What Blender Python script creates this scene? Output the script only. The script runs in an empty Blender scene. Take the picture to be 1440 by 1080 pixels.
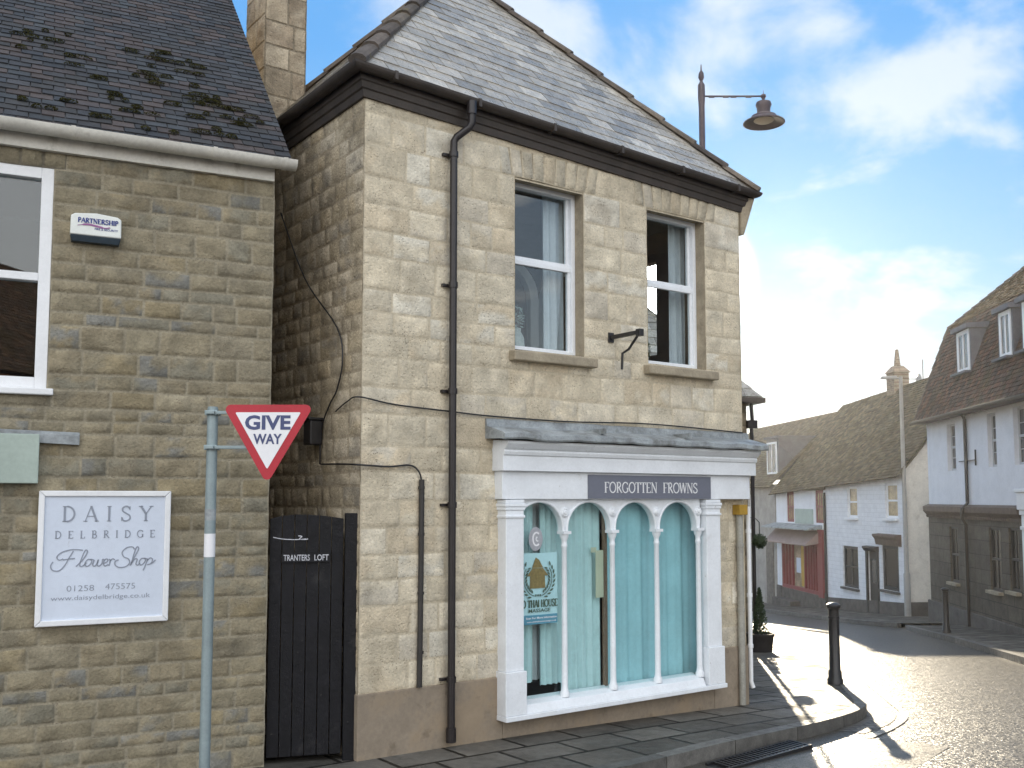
import bpy, math, random
from mathutils import Vector, noise
R = math.radians
rnd = random.Random(7)
scene = bpy.context.scene
col = scene.collection

# ------------------------------------------------------------------ camera, sky, sun, exposure
EYE = 2.1
PITCH = 4.5
cam = bpy.data.objects.new('camera', bpy.data.cameras.new('camera'))
col.objects.link(cam)
cam.location = (0, 0, EYE)
cam.rotation_euler = (R(90 + PITCH), 0, 0)
cam.data.sensor_width = 36
cam.data.lens = 35.0
cam.data.shift_y = 0.036
cam.data.clip_end = 2000
scene.camera = cam

SUN_AZ, SUN_EL = 10.0, 12.5
SKY_STRENGTH = 0.10
HAZE = 0.0004
world = bpy.data.worlds.new('World'); scene.world = world; world.use_nodes = True
W = world.node_tree; W.nodes.clear()
def wn(t, **k):
    n = W.nodes.new(t)
    for a, v in k.items(): setattr(n, a, v)
    return n
def wl(a, b): W.links.new(a, b)
wout = wn('ShaderNodeOutputWorld'); wbg = wn('ShaderNodeBackground'); wbg.inputs[1].default_value = SKY_STRENGTH
wl(wbg.outputs[0], wout.inputs[0])
sky = wn('ShaderNodeTexSky', sky_type='NISHITA', sun_disc=False)
sky.sun_elevation = R(SUN_EL); sky.sun_rotation = R(SUN_AZ)
sky.air_density = 1.0; sky.dust_density = 0.6; sky.ozone_density = 2.0
def wmath(op, a, b=None, c=None):
    n = wn('ShaderNodeMath', operation=op)
    for i, v in enumerate((a, b, c)):
        if v is None: continue
        if isinstance(v, (int, float)): n.inputs[i].default_value = v
        else: wl(v, n.inputs[i])
    return n.outputs[0]
tc = wn('ShaderNodeTexCoord'); sx = wn('ShaderNodeSeparateXYZ'); wl(tc.outputs['Generated'], sx.inputs[0])
den = wmath('ADD', wmath('MAXIMUM', sx.outputs[2], 0.0), 0.32)
cx_ = wn('ShaderNodeCombineXYZ')
wl(wmath('DIVIDE', sx.outputs[0], den), cx_.inputs[0]); wl(wmath('DIVIDE', sx.outputs[1], den), cx_.inputs[1])
cmap = wn('ShaderNodeMapping'); cmap.inputs['Location'].default_value = (3.15, 1.6, 0.0)
wl(cx_.outputs[0], cmap.inputs[0])
cn = wn('ShaderNodeTexNoise'); cn.inputs['Scale'].default_value = 3.7; cn.inputs['Detail'].default_value = 9
cn.inputs['Roughness'].default_value = 0.52; cn.inputs['Distortion'].default_value = 0.25
wl(cmap.outputs[0], cn.inputs['Vector'])
cr = wn('ShaderNodeMapRange', interpolation_type='SMOOTHSTEP')
cr.inputs[1].default_value = 0.485; cr.inputs[2].default_value = 0.66
wl(cn.outputs[0], cr.inputs[0])
# haze towards the horizon, as in the photograph where the low sky is almost white
hz = wn('ShaderNodeMapRange', interpolation_type='SMOOTHSTEP')
hz.inputs[1].default_value = 0.27; hz.inputs[2].default_value = 0.03
wl(sx.outputs[2], hz.inputs[0])
mulc = wn('ShaderNodeMix', data_type='RGBA', blend_type='MULTIPLY'); mulc.inputs[0].default_value = 1
mulc.inputs[7].default_value = (0.40, 0.66, 1.02, 1)
wl(sky.outputs[0], mulc.inputs[6])
gr_ = wn('ShaderNodeValToRGB'); wl(sx.outputs[2], gr_.inputs[0]); els = gr_.color_ramp.elements
for pos, c in ((.03, (.98, .95, .89)), (.11, (.66, .83, .95)), (.21, (.39, .67, .96)), (.42, (.17, .48, .95)), (.9, (.13, .40, .85))):
    e = els[0] if pos == .03 else (els[1] if pos == .13 else els.new(pos)); e.position = pos; e.color = (*c, 1)
gs = wn('ShaderNodeMix', data_type='RGBA', blend_type='MULTIPLY'); gs.inputs[0].default_value = 1; gs.inputs[7].default_value = (3.4, 3.4, 3.4, 1); wl(gr_.outputs[0], gs.inputs[6])
skyc = wn('ShaderNodeMix', data_type='RGBA'); skyc.inputs[0].default_value = .93; wl(mulc.outputs[2], skyc.inputs[6]); wl(gs.outputs[2], skyc.inputs[7])
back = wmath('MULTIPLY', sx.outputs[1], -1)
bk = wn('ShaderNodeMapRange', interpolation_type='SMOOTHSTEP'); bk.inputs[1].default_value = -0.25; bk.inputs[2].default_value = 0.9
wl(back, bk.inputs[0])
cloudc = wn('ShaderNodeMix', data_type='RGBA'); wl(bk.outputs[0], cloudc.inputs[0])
CL_FRONT, CL_BACK_FILL = 3.7, 14.2  # clouds behind the camera: unseen, added extra bright as fill light for the facade
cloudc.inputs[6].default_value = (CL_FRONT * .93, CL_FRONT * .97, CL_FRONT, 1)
cloudc.inputs[7].default_value = (CL_BACK_FILL, CL_BACK_FILL * .96, CL_BACK_FILL * .90, 1)
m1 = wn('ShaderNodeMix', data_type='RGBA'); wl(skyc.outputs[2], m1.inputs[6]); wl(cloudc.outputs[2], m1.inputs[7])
cloudf = wmath('MULTIPLY', cr.outputs[0], 0.72)
zen = wn('ShaderNodeMapRange', interpolation_type='SMOOTHSTEP'); zen.inputs[1].default_value = .62; zen.inputs[2].default_value = .95; zen.inputs[4].default_value = .6
wl(sx.outputs[2], zen.inputs[0])
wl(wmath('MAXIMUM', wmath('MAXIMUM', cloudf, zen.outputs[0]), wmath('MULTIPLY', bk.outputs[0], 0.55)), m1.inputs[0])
m2 = wn('ShaderNodeMix', data_type='RGBA'); wl(m1.outputs[2], m2.inputs[6])
m2.inputs[7].default_value = (4.6, 4.3, 3.8, 1)
wl(wmath('MULTIPLY', hz.outputs[0], 0.15), m2.inputs[0])
# the sun's own bright disc and aureole in the sky
sd = Vector((math.sin(R(SUN_AZ)) * math.cos(R(SUN_EL)), math.cos(R(SUN_AZ)) * math.cos(R(SUN_EL)), math.sin(R(SUN_EL))))
dt = wn('ShaderNodeVectorMath', operation='DOT_PRODUCT'); wl(tc.outputs['Generated'], dt.inputs[0]); dt.inputs[1].default_value = sd
au = wn('ShaderNodeMapRange', interpolation_type='SMOOTHERSTEP')
au.inputs[1].default_value = math.cos(R(9)); au.inputs[2].default_value = math.cos(R(0.6)); au.inputs[4].default_value = 1
wl(dt.outputs['Value'], au.inputs[0])
addc = wn('ShaderNodeMix', data_type='RGBA', blend_type='ADD'); addc.inputs[0].default_value = 1
wl(m2.outputs[2], addc.inputs[6]); wl(wmath('MULTIPLY', wmath('POWER', au.outputs[0], 90.0), 60.0), addc.inputs[7])
wl(addc.outputs[2], wbg.inputs[0])

sl = bpy.data.lights.new('sun', 'SUN'); sl.energy = 3.0; sl.angle = R(0.5); sl.color = (1.0, 0.85, 0.62)
sun = bpy.data.objects.new('sun', sl); col.objects.link(sun)
sun.rotation_euler = (-sd).to_track_quat('-Z', 'Y').to_euler(); sun.location = (5, 30, 20)

scene.view_settings.view_transform = 'Standard'; scene.view_settings.look = 'None'
scene.view_settings.exposure = 1.5; scene.view_settings.gamma = 1.0

# ------------------------------------------------------------------ materials
MATS = {}
def mat(name, c=(.5, .5, .5), rough=.7, attr=False, var=.25, vs=6., bump=0., bs=60., metal=0., spec=.5, stain=None, brick=None,
        rvar=0., cvar=None, emit=None, pit=0., fine=0., chips=None):
    if name in MATS: return MATS[name]
    m = bpy.data.materials.new(name); m.use_nodes = True; MATS[name] = m
    t = m.node_tree; N = t.nodes; L = t.links
    b = N['Principled BSDF']; b.inputs['Roughness'].default_value = rough; b.inputs['Metallic'].default_value = metal
    b.inputs['Specular IOR Level'].default_value = spec
    tcx = N.new('ShaderNodeTexCoord'); vec = tcx.outputs['Object']
    if attr:
        a = N.new('ShaderNodeAttribute'); a.attribute_name = 'Col'; base = a.outputs['Color']
    else:
        rgb = N.new('ShaderNodeRGB'); rgb.outputs[0].default_value = (*c, 1); base = rgb.outputs[0]
    def nz(scale, detail=5, rg=.6):
        n = N.new('ShaderNodeTexNoise'); n.inputs['Scale'].default_value = scale; n.inputs['Detail'].default_value = detail
        n.inputs['Roughness'].default_value = rg; L.new(vec, n.inputs['Vector']); return n.outputs[0]
    def rng(v, a0, a1, b0, b1):
        n = N.new('ShaderNodeMapRange'); n.inputs[1].default_value = a0; n.inputs[2].default_value = a1
        n.inputs[3].default_value = b0; n.inputs[4].default_value = b1; L.new(v, n.inputs[0]); return n.outputs[0]
    def mix(fac, A, B, bt='MIX'):
        n = N.new('ShaderNodeMix'); n.data_type = 'RGBA'; n.blend_type = bt
        for i, v in ((0, fac), (6, A), (7, B)):
            if isinstance(v, (int, float)): n.inputs[i].default_value = v
            elif isinstance(v, tuple): n.inputs[i].default_value = (*v, 1)
            else: L.new(v, n.inputs[i])
        return n.outputs[2]
    hgt = None
    if brick:
        bt = N.new('ShaderNodeTexBrick'); mp = N.new('ShaderNodeMapping'); L.new(vec, mp.inputs[0])
        mp.inputs['Rotation'].default_value = brick.get('rot', (0, 0, 0)); L.new(mp.outputs[0], bt.inputs['Vector'])
        bt.inputs['Scale'].default_value = 1; bt.inputs['Brick Width'].default_value = brick['w']; bt.inputs['Row Height'].default_value = brick['h']
        bt.inputs['Mortar Size'].default_value = brick['m']; bt.inputs['Mortar Smooth'].default_value = .3
        k = brick.get('k', .25)
        bt.inputs['Color1'].default_value = (1 - k,) * 3 + (1,); bt.inputs['Color2'].default_value = (1 + k,) * 3 + (1,)
        bt.inputs['Mortar'].default_value = (*brick.get('mc', (.5, .5, .5)), 1)
        base = mix(1., base, bt.outputs['Color'], 'MULTIPLY'); hgt = rng(bt.outputs['Fac'], 0, 1, 1, 0)
    if var:
        g = rng(nz(vs), .3, .7, 1 - var, 1 + var)
        if cvar: base = mix(rng(nz(vs * .6), .42, .62, 0, 1), base, cvar)
        base = mix(1., base, g, 'MULTIPLY')
        base = mix(1., base, rng(nz(vs * 9, 4), .3, .7, 1 - var * .6, 1 + var * .6), 'MULTIPLY')
    if fine:
        base = mix(1., base, rng(nz(38, 8, .75), .35, .65, 1 - fine, 1 + fine), 'MULTIPLY')
        v = N.new('ShaderNodeTexVoronoi'); v.inputs['Scale'].default_value = 42; L.new(vec, v.inputs['Vector'])
        pm = N.new('ShaderNodeMath'); pm.operation = 'MULTIPLY'; L.new(rng(v.outputs['Distance'], .12, .28, 1, 0), pm.inputs[0]); L.new(rng(nz(3.6, 5), .50, .60, 0, .85), pm.inputs[1])
        base = mix(pm.outputs[0], base, (.17, .135, .095))
    if stain:
        for (sc, lo, hi, amt, cc) in stain:
            n = rng(nz(sc, 6, .65), lo, hi, 0, amt); base = mix(n, base, cc)
    L.new(base, b.inputs['Base Color'])
    if rvar: L.new(rng(nz(vs * 1.7, 4), .35, .65, rough - rvar, rough + rvar), b.inputs['Roughness'])
    if bump or hgt:
        bp = N.new('ShaderNodeBump'); bp.inputs['Strength'].default_value = min(1, bump if bump else .5)
        bp.inputs['Distance'].default_value = .01 * max(1., bump)
        hh = nz(bs, 6, .65)
        if pit:
            v = N.new('ShaderNodeTexVoronoi'); v.inputs['Scale'].default_value = bs * .45; L.new(vec, v.inputs['Vector'])
            pm = N.new('ShaderNodeMath'); pm.operation = 'MULTIPLY_ADD'; L.new(rng(v.outputs['Distance'], .05, .3, 0, 1), pm.inputs[0]); pm.inputs[1].default_value = pit; L.new(hh, pm.inputs[2]); hh = pm.outputs[0]
        if hgt is not None:
            ad = N.new('ShaderNodeMath'); ad.operation = 'MULTIPLY_ADD'; L.new(hgt, ad.inputs[0]); ad.inputs[1].default_value = brick.get('bd', 1.2); L.new(hh, ad.inputs[2]); hh = ad.outputs[0]
        L.new(hh, bp.inputs['Height']); L.new(bp.outputs[0], b.inputs['Normal'])
    if chips:
        v = N.new('ShaderNodeTexVoronoi'); v.inputs['Scale'].default_value = chips[0]; L.new(vec, v.inputs['Vector'])
        sb_ = N.new('ShaderNodeVectorMath'); sb_.operation = 'SUBTRACT'; L.new(v.outputs['Color'], sb_.inputs[0]); sb_.inputs[1].default_value = (.5, .5, .5)
        sc_ = N.new('ShaderNodeVectorMath'); sc_.operation = 'SCALE'; L.new(sb_.outputs[0], sc_.inputs[0]); sc_.inputs['Scale'].default_value = chips[1]
        gn = N.new('ShaderNodeNewGeometry'); src = b.inputs['Normal'].links[0].from_socket if b.inputs['Normal'].links else gn.outputs['Normal']
        ad_ = N.new('ShaderNodeVectorMath'); ad_.operation = 'ADD'; L.new(sc_.outputs[0], ad_.inputs[0]); L.new(src, ad_.inputs[1])
        no_ = N.new('ShaderNodeVectorMath'); no_.operation = 'NORMALIZE'; L.new(ad_.outputs[0], no_.inputs[0]); L.new(no_.outputs[0], b.inputs['Normal'])
    if emit: b.inputs['Emission Color'].default_value = (*emit[0], 1); b.inputs['Emission Strength'].default_value = emit[1]
    return m
def glass(name, tint=(1, 1, 1), refl=.10):
    m = bpy.data.materials.new(name); m.use_nodes = True; MATS[name] = m
    t = m.node_tree; N = t.nodes; L = t.links; N.clear()
    o = N.new('ShaderNodeOutputMaterial'); mx = N.new('ShaderNodeMixShader'); tr = N.new('ShaderNodeBsdfTransparent'); gl = N.new('ShaderNodeBsdfGlossy')
    tr.inputs[0].default_value = (*tint, 1); gl.inputs['Roughness'].default_value = .01
    fr = N.new('ShaderNodeLayerWeight'); fr.inputs[0].default_value = .5
    pw = N.new('ShaderNodeMath'); pw.operation = 'POWER'; pw.inputs[1].default_value = 4.0; L.new(fr.outputs['Facing'], pw.inputs[0])
    ma = N.new('ShaderNodeMath'); ma.operation = 'MULTIPLY_ADD'; ma.inputs[1].default_value = .8; ma.inputs[2].default_value = refl; ma.use_clamp = True
    L.new(pw.outputs[0], ma.inputs[0]); L.new(ma.outputs[0], mx.inputs[0]); L.new(tr.outputs[0], mx.inputs[1]); L.new(gl.outputs[0], mx.inputs[2])
    bp = N.new('ShaderNodeBump'); bp.inputs['Strength'].default_value = .04; nz = N.new('ShaderNodeTexNoise'); nz.inputs['Scale'].default_value = 2.5
    L.new(nz.outputs[0], bp.inputs['Height']); L.new(bp.outputs[0], gl.inputs['Normal'])
    L.new(mx.outputs[0], o.inputs[0]); return m
mat('pale_stone', attr=True, rough=.9, var=.16, vs=5, fine=.12, bump=1., bs=55, pit=.5, spec=.2,
    stain=[(3.2, .58, .76, .30, (.26, .20, .12)), (9., .62, .74, .4, (.20, .16, .11)), (1.1, .55, .75, .25, (.36, .28, .17))])
mat('grey_stone', attr=True, rough=.9, var=.2, vs=6, fine=.12, bump=1.6, bs=45, spec=.2, stain=[(2.2, .56, .74, .35, (.09, .08, .06)), (11., .62, .77, .35, (.07, .065, .055))])
mat('rubble_stone', attr=True, rough=.92, var=.25, vs=6, fine=.14, bump=1.4, bs=45, pit=.5, spec=.2, stain=[(1.6, .5, .7, .55, (.08, .065, .045))])
mat('render_plinth', (.27, .222, .168), rough=.85, var=.15, vs=3, bump=.25, bs=80, spec=.25, stain=[(1.5, .5, .6, .5, (.30, .225, .145)), (5, .58, .7, .55, (.13, .10, .07)), (26, .66, .74, .5, (.40, .35, .28))])
mat('dressed_stone', (.34, .29, .21), rough=.85, var=.2, vs=5, bump=.4, bs=50, stain=[(4, .55, .7, .5, (.14, .12, .09))])
mat('slate', attr=True, rough=.33, var=.25, vs=9, bump=.35, bs=40, spec=.6, rvar=.12, stain=[(2.6, .58, .72, .5, (.20, .19, .15)), (14, .63, .7, .7, (.32, .31, .25))])
mat('clay_tile', attr=True, rough=.7, var=.25, vs=9, bump=.4, bs=60, spec=.35, stain=[(3, .6, .75, .4, (.06, .06, .045)), (16, .68, .74, .7, (.25, .25, .22))])
mat('old_tile', attr=True, rough=.85, var=.3, vs=5, bump=.6, bs=25, spec=.2, stain=[(1.1, .52, .66, .6, (.07, .055, .025)), (5, .62, .72, .7, (.16, .13, .03))])
mat('moss', (.045, .042, .014), rough=1, var=.5, vs=25, bump=.6, bs=120, spec=.1)
mat('white_paint', (.78, .79, .80), rough=.45, var=.05, vs=4, bump=.08, bs=30, stain=[(7, .66, .76, .35, (.45, .42, .36))])
mat('shop_paint', (.78, .81, .84), rough=.4, var=.06, vs=4, bump=.18, bs=25, stain=[(5, .66, .8, .4, (.42, .40, .35)), (22, .66, .72, .6, (.35, .32, .27)), (1.8, .55, .75, .25, (.6, .58, .52))])
mat('cream_paint', (.66, .63, .55), rough=.5, var=.1, vs=4, stain=[(6, .6, .75, .5, (.35, .32, .24))])
mat('gutter_plastic', (.62, .60, .54), rough=.4, var=.12, vs=4, stain=[(5, .56, .72, .6, (.22, .20, .15))])
mat('dark_eaves', (.046, .036, .029), rough=.6, var=.25, vs=6, bump=.15, bs=40)
mat('black_iron', (.018, .017, .018), rough=.38, var=.2, vs=10, bump=.1, bs=60)
mat('brown_pipe', (.018, .014, .014), rough=.4, var=.2, vs=10)
mat('black_wood', (.006, .006, .008), rough=.55, var=.4, vs=8, bump=.5, bs=30, spec=.3, stain=[(6, .60, .74, .3, (.07, .068, .065)), (30, .66, .74, .5, (.14, .13, .12))])
mat('lead', (.30, .325, .335), rough=.6, var=.3, vs=5, bump=.3, bs=25, metal=.1, stain=[(3.5, .5, .68, .7, (.09, .085, .07)), (8, .62, .74, .6, (.34, .36, .37))])
mat('galvanised', (.26, .32, .33), rough=.5, var=.12, vs=6, bump=.08, bs=40, metal=.2)
mat('sign_white', (.80, .80, .82), rough=.5, var=.04, vs=3, stain=[(8, .62, .8, .35, (.48, .46, .42))])
mat('sign_red', (.42, .012, .028), rough=.45, var=.08, vs=6)
mat('sign_blue', (.055, .07, .17), rough=.5, var=.05, vs=6)
mat('sign_back', (.30, .31, .32), rough=.5)
mat('board_blue', (.62, .68, .78), rough=.5, var=.04, vs=3, bump=.05, bs=20, stain=[(4, .60, .8, .35, (.42, .45, .49)), (18, .68, .75, .4, (.33, .33, .33))])
mat('board_letters', (.27, .30, .36), rough=.5, var=0)
mat('fascia_slate', (.155, .165, .205), rough=.5, var=.06, vs=3)
mat('fascia_letters', (.78, .78, .79), rough=.5, var=0)
mat('pale_green_board', (.36, .43, .38), rough=.6, var=.1, vs=4, stain=[(5, .6, .75, .4, (.2, .23, .18))])
mat('chalk_letters', (.55, .56, .60), rough=.7, var=.2, vs=30)
mat('alarm_white', (.72, .74, .70), rough=.4, var=.05)
mat('alarm_blue', (.025, .045, .22), rough=.45, var=0)
mat('alarm_base', (.02, .035, .05), rough=.4)
mat('alarm_purple', (.28, .10, .26), rough=.45, var=0)
mat('curtain_teal', (.36, .57, .62), rough=.9, var=.08, vs=3, spec=.1)
mat('curtain_pale', (.53, .68, .69), rough=.9, var=.08, vs=3, spec=.1)
mat('curtain_white', (.62, .64, .66), rough=.9, var=.08, vs=3, spec=.1)
mat('room_wall', (.24, .20, .17), rough=.9, var=.1, vs=1)
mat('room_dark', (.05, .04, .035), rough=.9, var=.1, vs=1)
mat('wood_brown', (.22, .13, .08), rough=.6, var=.2, vs=8)
mat('paper_yellow', (.52, .51, .38), rough=.8, var=.05)
mat('poster_film', (.55, .72, .76), rough=.4, var=.03)
mat('poster_green', (.07, .11, .075), rough=.6, var=0)
mat('poster_gold', (.20, .16, .06), rough=.6, var=.3, vs=40)
mat('poster_ink', (.05, .09, .12), rough=.6, var=0)
mat('poster_bar', (.08, .26, .36), rough=.6, var=0)
mat('poster_grey', (.36, .37, .40), rough=.6, var=.15, vs=40)
mat('pot_plant', (.05, .085, .03), rough=.7, var=.4, vs=20)
mat('vase', (.50, .52, .48), rough=.4)
mat('white_brick', (.72, .73, .75), rough=.75, var=.08, vs=3, bump=.5, bs=14, brick=dict(w=.46, h=.15, m=.012, k=.03, mc=(.88, .88, .88), rot=(R(90), 0, 0), bd=1.0),
    stain=[(2.5, .62, .78, .35, (.42, .40, .34)), (9, .68, .76, .5, (.28, .25, .2))])
mat('white_render', (.74, .75, .78), rough=.8, var=.07, vs=2, bump=.3, bs=18, stain=[(2, .64, .8, .3, (.5, .5, .48))])
mat('gable_white', (.72, .68, .60), rough=.8, var=.12, vs=2, bump=.6, bs=10, stain=[(3, .55, .72, .5, (.4, .35, .28))])
mat('dark_stone', (.10, .085, .065), rough=.85, var=.3, vs=3, bump=.5, bs=20, brick=dict(w=.8, h=.36, m=.012, k=.14, mc=(.45, .45, .45), rot=(R(90), 0, 0)), stain=[(1.6, .55, .72, .5, (.06, .05, .04))])
mat('dark_plinth', (.10, .09, .08), rough=.85, var=.3, vs=3, bump=.4, bs=20)
mat('grey_render', (.34, .32, .29), rough=.85, var=.2, vs=2, bump=.3, bs=14)
mat('red_paint', (.20, .028, .032), rough=.5, var=.15, vs=5)
mat('dull_red', (.20, .055, .05), rough=.6, var=.15, vs=5)
mat('dark_frame', (.03, .027, .025), rough=.5, var=.15)
mat('grey_frame', (.48, .49, .50), rough=.5, var=.08)
mat('brown_moulding', (.12, .085, .065), rough=.7, var=.25, vs=6, bump=.3)
mat('far_pane', (.05, .055, .06), rough=.06, var=.3, vs=2, spec=.9)
mat('amber_pane', (.32, .24, .13), rough=.15, var=.5, vs=2.5, spec=.8)
mat('shop_interior', (.34, .25, .17), rough=.7, var=.5, vs=2.5)
mat('yellow_paint', (.45, .28, .03), rough=.6, var=.1)
mat('weathered_wood', (.16, .14, .12), rough=.8, var=.3, vs=6, bump=.4)
mat('lamp_iron', (.07, .05, .055), rough=.45, var=.15)
mat('lamp_inner', (.60, .52, .40), rough=.4, var=.05)
mat('grey_pole', (.30, .29, .27), rough=.5, var=.1)
mat('grey_pipe', (.32, .31, .27), rough=.5, var=.2, vs=6)
mat('meter_yellow', (.40, .24, .03), rough=.6, var=.15)
mat('topiary_leaf', (.032, .05, .018), rough=.7, var=.4, vs=12)
mat('terracotta_dark', (.035, .03, .028), rough=.7, var=.25, vs=8)
mat('soil', (.03, .022, .016), rough=1)
mat('dull_canopy', (.27, .195, .17), rough=.6, var=.12, vs=3)
mat('dormer_lead', (.10, .10, .115), rough=.6, var=.2, vs=4)
mat('dark_pane', (.012, .012, .013), rough=.25, var=.2, vs=2, spec=.3)
mat('brick_house_wall', (.20, .10, .07), rough=.85, var=.2, vs=4, brick=dict(w=.22, h=.075, m=.01, k=.2, mc=(1.3, 1.5, 1.6), rot=(R(90), 0, 0)))
mat('brick_red', (.22, .16, .11), rough=.85, var=.25, vs=5, bump=.4, bs=20, brick=dict(w=.22, h=.075, m=.01, k=.2, mc=(1.3, 1.5, 1.6), rot=(R(90), 0, 0)))
glass('clear_glass', (.92, .96, .97), .07)
glass('shop_glass', (.95, 1., 1.), .03)
FAC_ROT = R(54.04 - 90)
mat('asphalt', (.060, .053, .042), rough=.36, var=.10, vs=1.2, bump=.3, bs=120, spec=.6, chips=(72, .36), stain=[(.5, .50, .68, .35, (.09, .08, .062)), (2.4, .60, .70, .35, (.03, .028, .025))])
mat('patch_asphalt', (.062, .058, .05), rough=.46, var=.25, vs=2.2, bump=.25, bs=80, rvar=.06, chips=(70, .14))
mat('paving', (.10, .093, .08), rough=.64, var=.3, vs=1.6, bump=.6, bs=30, spec=.26, rvar=.16,
    brick=dict(w=.62, h=.44, m=.022, k=.3, mc=(.12, .115, .10), rot=(0, 0, -R(90 - 54.04)), bd=2.), stain=[(1.3, .54, .68, .5, (.075, .07, .06)), (7, .62, .72, .5, (.07, .068, .055))])
mat('kerb_stone', attr=True, rough=.6, var=.3, vs=8, bump=.4, bs=40, rvar=.1)
mat('setts', (.10, .09, .075), rough=.56, var=.3, vs=6, bump=.5, bs=30, rvar=.1, brick=dict(w=.16, h=.11, m=.012, k=.25, mc=(.3, .3, .3), bd=1.2))
mat('road_paint', (.30, .29, .26), rough=.5, var=.2, vs=6, stain=[(9, .52, .62, .9, (.06, .058, .055))])
mat('ground_earth', (.08, .075, .065), rough=.9, var=.3, vs=1)

# ------------------------------------------------------------------ helpers
class MB:
    def __init__(s): s.v = []; s.f = []; s.c = []; s.mi = []; s.cc = (1, 1, 1)
    def add(s, vs, fs, c=None, mi=0):
        o = len(s.v); s.v += [tuple(p) for p in vs]; c = c or s.cc
        s.c += (c if isinstance(c, list) else [c] * len(vs))
        for q in fs: s.f.append([i + o for i in q]); s.mi.append(mi)
    def quad(s, a, b, c, d, mi=0, cc=None): s.add([a, b, c, d], [(0, 1, 2, 3)], cc, mi)
    def box(s, x0, x1, y0, y1, z0, z1, mi=0, c=None):
        s.add([(x0, y0, z0), (x1, y0, z0), (x1, y1, z0), (x0, y1, z0), (x0, y0, z1), (x1, y0, z1), (x1, y1, z1), (x0, y1, z1)],
              [(0, 3, 2, 1), (4, 5, 6, 7), (0, 1, 5, 4), (1, 2, 6, 5), (2, 3, 7, 6), (3, 0, 4, 7)], c, mi)
    def hexa(s, p, c=None, mi=0):   # 8 corners, bottom ring then top ring
        s.add(p, [(0, 3, 2, 1), (4, 5, 6, 7), (0, 1, 5, 4), (1, 2, 6, 5), (2, 3, 7, 6), (3, 0, 4, 7)], c, mi)
    def prism(s, poly, ax, a0, a1, mi=0, c=None):   # polygon in the two other axes, extruded along axis ax
        def P(u, v, a): return {'x': (a, u, v), 'y': (u, a, v), 'z': (u, v, a)}[ax]
        n = len(poly)
        s.add([P(u, v, a0) for u, v in poly] + [P(u, v, a1) for u, v in poly],
              [tuple(range(n))[::-1], tuple(range(n, 2 * n))] + [(i, (i + 1) % n, n + (i + 1) % n, n + i) for i in range(n)], c, mi)
    def tube(s, pts, r, n=10, mi=0, caps=True, c=None):
        pts = [Vector(p) for p in pts]; rs = r if isinstance(r, (list, tuple)) else [r] * len(pts)
        ref = Vector((0, 0, 1)); vs = []; pn = None
        for i, p in enumerate(pts):
            t = (pts[min(i + 1, len(pts) - 1)] - pts[max(i - 1, 0)]).normalized()
            if pn is None:
                ref = Vector((0, 0, 1)) if abs(t.z) < .9 else Vector((1, 0, 0)); pn = (ref - t * ref.dot(t)).normalized()
            else: pn = (pn - t * pn.dot(t)).normalized()
            b = t.cross(pn)
            vs += [p + (pn * math.cos(2 * math.pi * k / n) + b * math.sin(2 * math.pi * k / n)) * rs[i] for k in range(n)]
        fs = []
        for i in range(len(pts) - 1):
            for k in range(n): fs.append((i * n + k, i * n + (k + 1) % n, (i + 1) * n + (k + 1) % n, (i + 1) * n + k))
        if caps: fs += [tuple(range(n))[::-1], tuple(range((len(pts) - 1) * n, len(pts) * n))]
        s.add(vs, fs, c, mi)
    def lathe(s, prof, cx=0, cy=0, n=20, mi=0, axis='z', c=None):
        vs = []
        for (r, z) in prof:
            for k in range(n):
                a = 2 * math.pi * k / n
                vs.append((cx + r * math.cos(a), cy + r * math.sin(a), z) if axis == 'z' else (cx + r * math.cos(a), z, cy + r * math.sin(a)))
        fs = []
        for i in range(len(prof) - 1):
            for k in range(n): fs.append((i * n + k, i * n + (k + 1) % n, (i + 1) * n + (k + 1) % n, (i + 1) * n + k))
        fs += [tuple(range(n))[::-1], tuple(range((len(prof) - 1) * n, len(prof) * n))]
        s.add(vs, fs, c, mi)
    def build(s, name, mats, parent=None, smooth=False, bevel=0, loc=None):
        me = bpy.data.meshes.new(name); me.from_pydata(s.v, [], s.f)
        mats = [mats] if isinstance(mats, str) else mats
        for m in mats: me.materials.append(MATS[m])
        if any(s.mi): me.polygons.foreach_set('material_index', s.mi)
        if any(c != (1, 1, 1) for c in s.c):
            a = me.color_attributes.new('Col', 'FLOAT_COLOR', 'POINT')
            a.data.foreach_set('color', [x for c in s.c for x in (*c, 1.0)])
        if smooth: me.polygons.foreach_set('use_smooth', [True] * len(me.polygons))
        me.update()
        o = bpy.data.objects.new(name, me); col.objects.link(o); o.parent = parent
        if loc: o.location = loc
        if smooth and smooth != 'all':
            md = o.modifiers.new('split', 'EDGE_SPLIT'); md.split_angle = R(40)
        if bevel:
            md = o.modifiers.new('bevel', 'BEVEL'); md.width = bevel; md.segments = 2; md.limit_method = 'ANGLE'; md.angle_limit = R(35)
        return o
def tag(o, label=None, cat=None, group=None, kind=None):
    for k, v in (('label', label), ('category', cat), ('group', group), ('kind', kind)):
        if v: o[k] = v
    return o
def thing(name, label, cat, loc=(0, 0, 0), rz=0, group=None):
    o = bpy.data.objects.new(name, None); o.empty_display_size = .2; col.objects.link(o)
    o.location = loc; o.rotation_euler = (0, 0, rz); return tag(o, label, cat, group)
def put(o, fr):   # give a one-mesh thing the frame of the wall it is fixed to
    o.location = fr[0]; o.rotation_euler = (0, 0, fr[1]); return o
def gz(Y):
    Y = min(Y, 60.); t = Y - 9.5
    return -.07 * .5 * (t + math.sqrt(t * t + 2.0))
def lerp(a, b, t): return a + (b - a) * t
def shade(c, k): return (c[0] * k, c[1] * k, c[2] * k)
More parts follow.
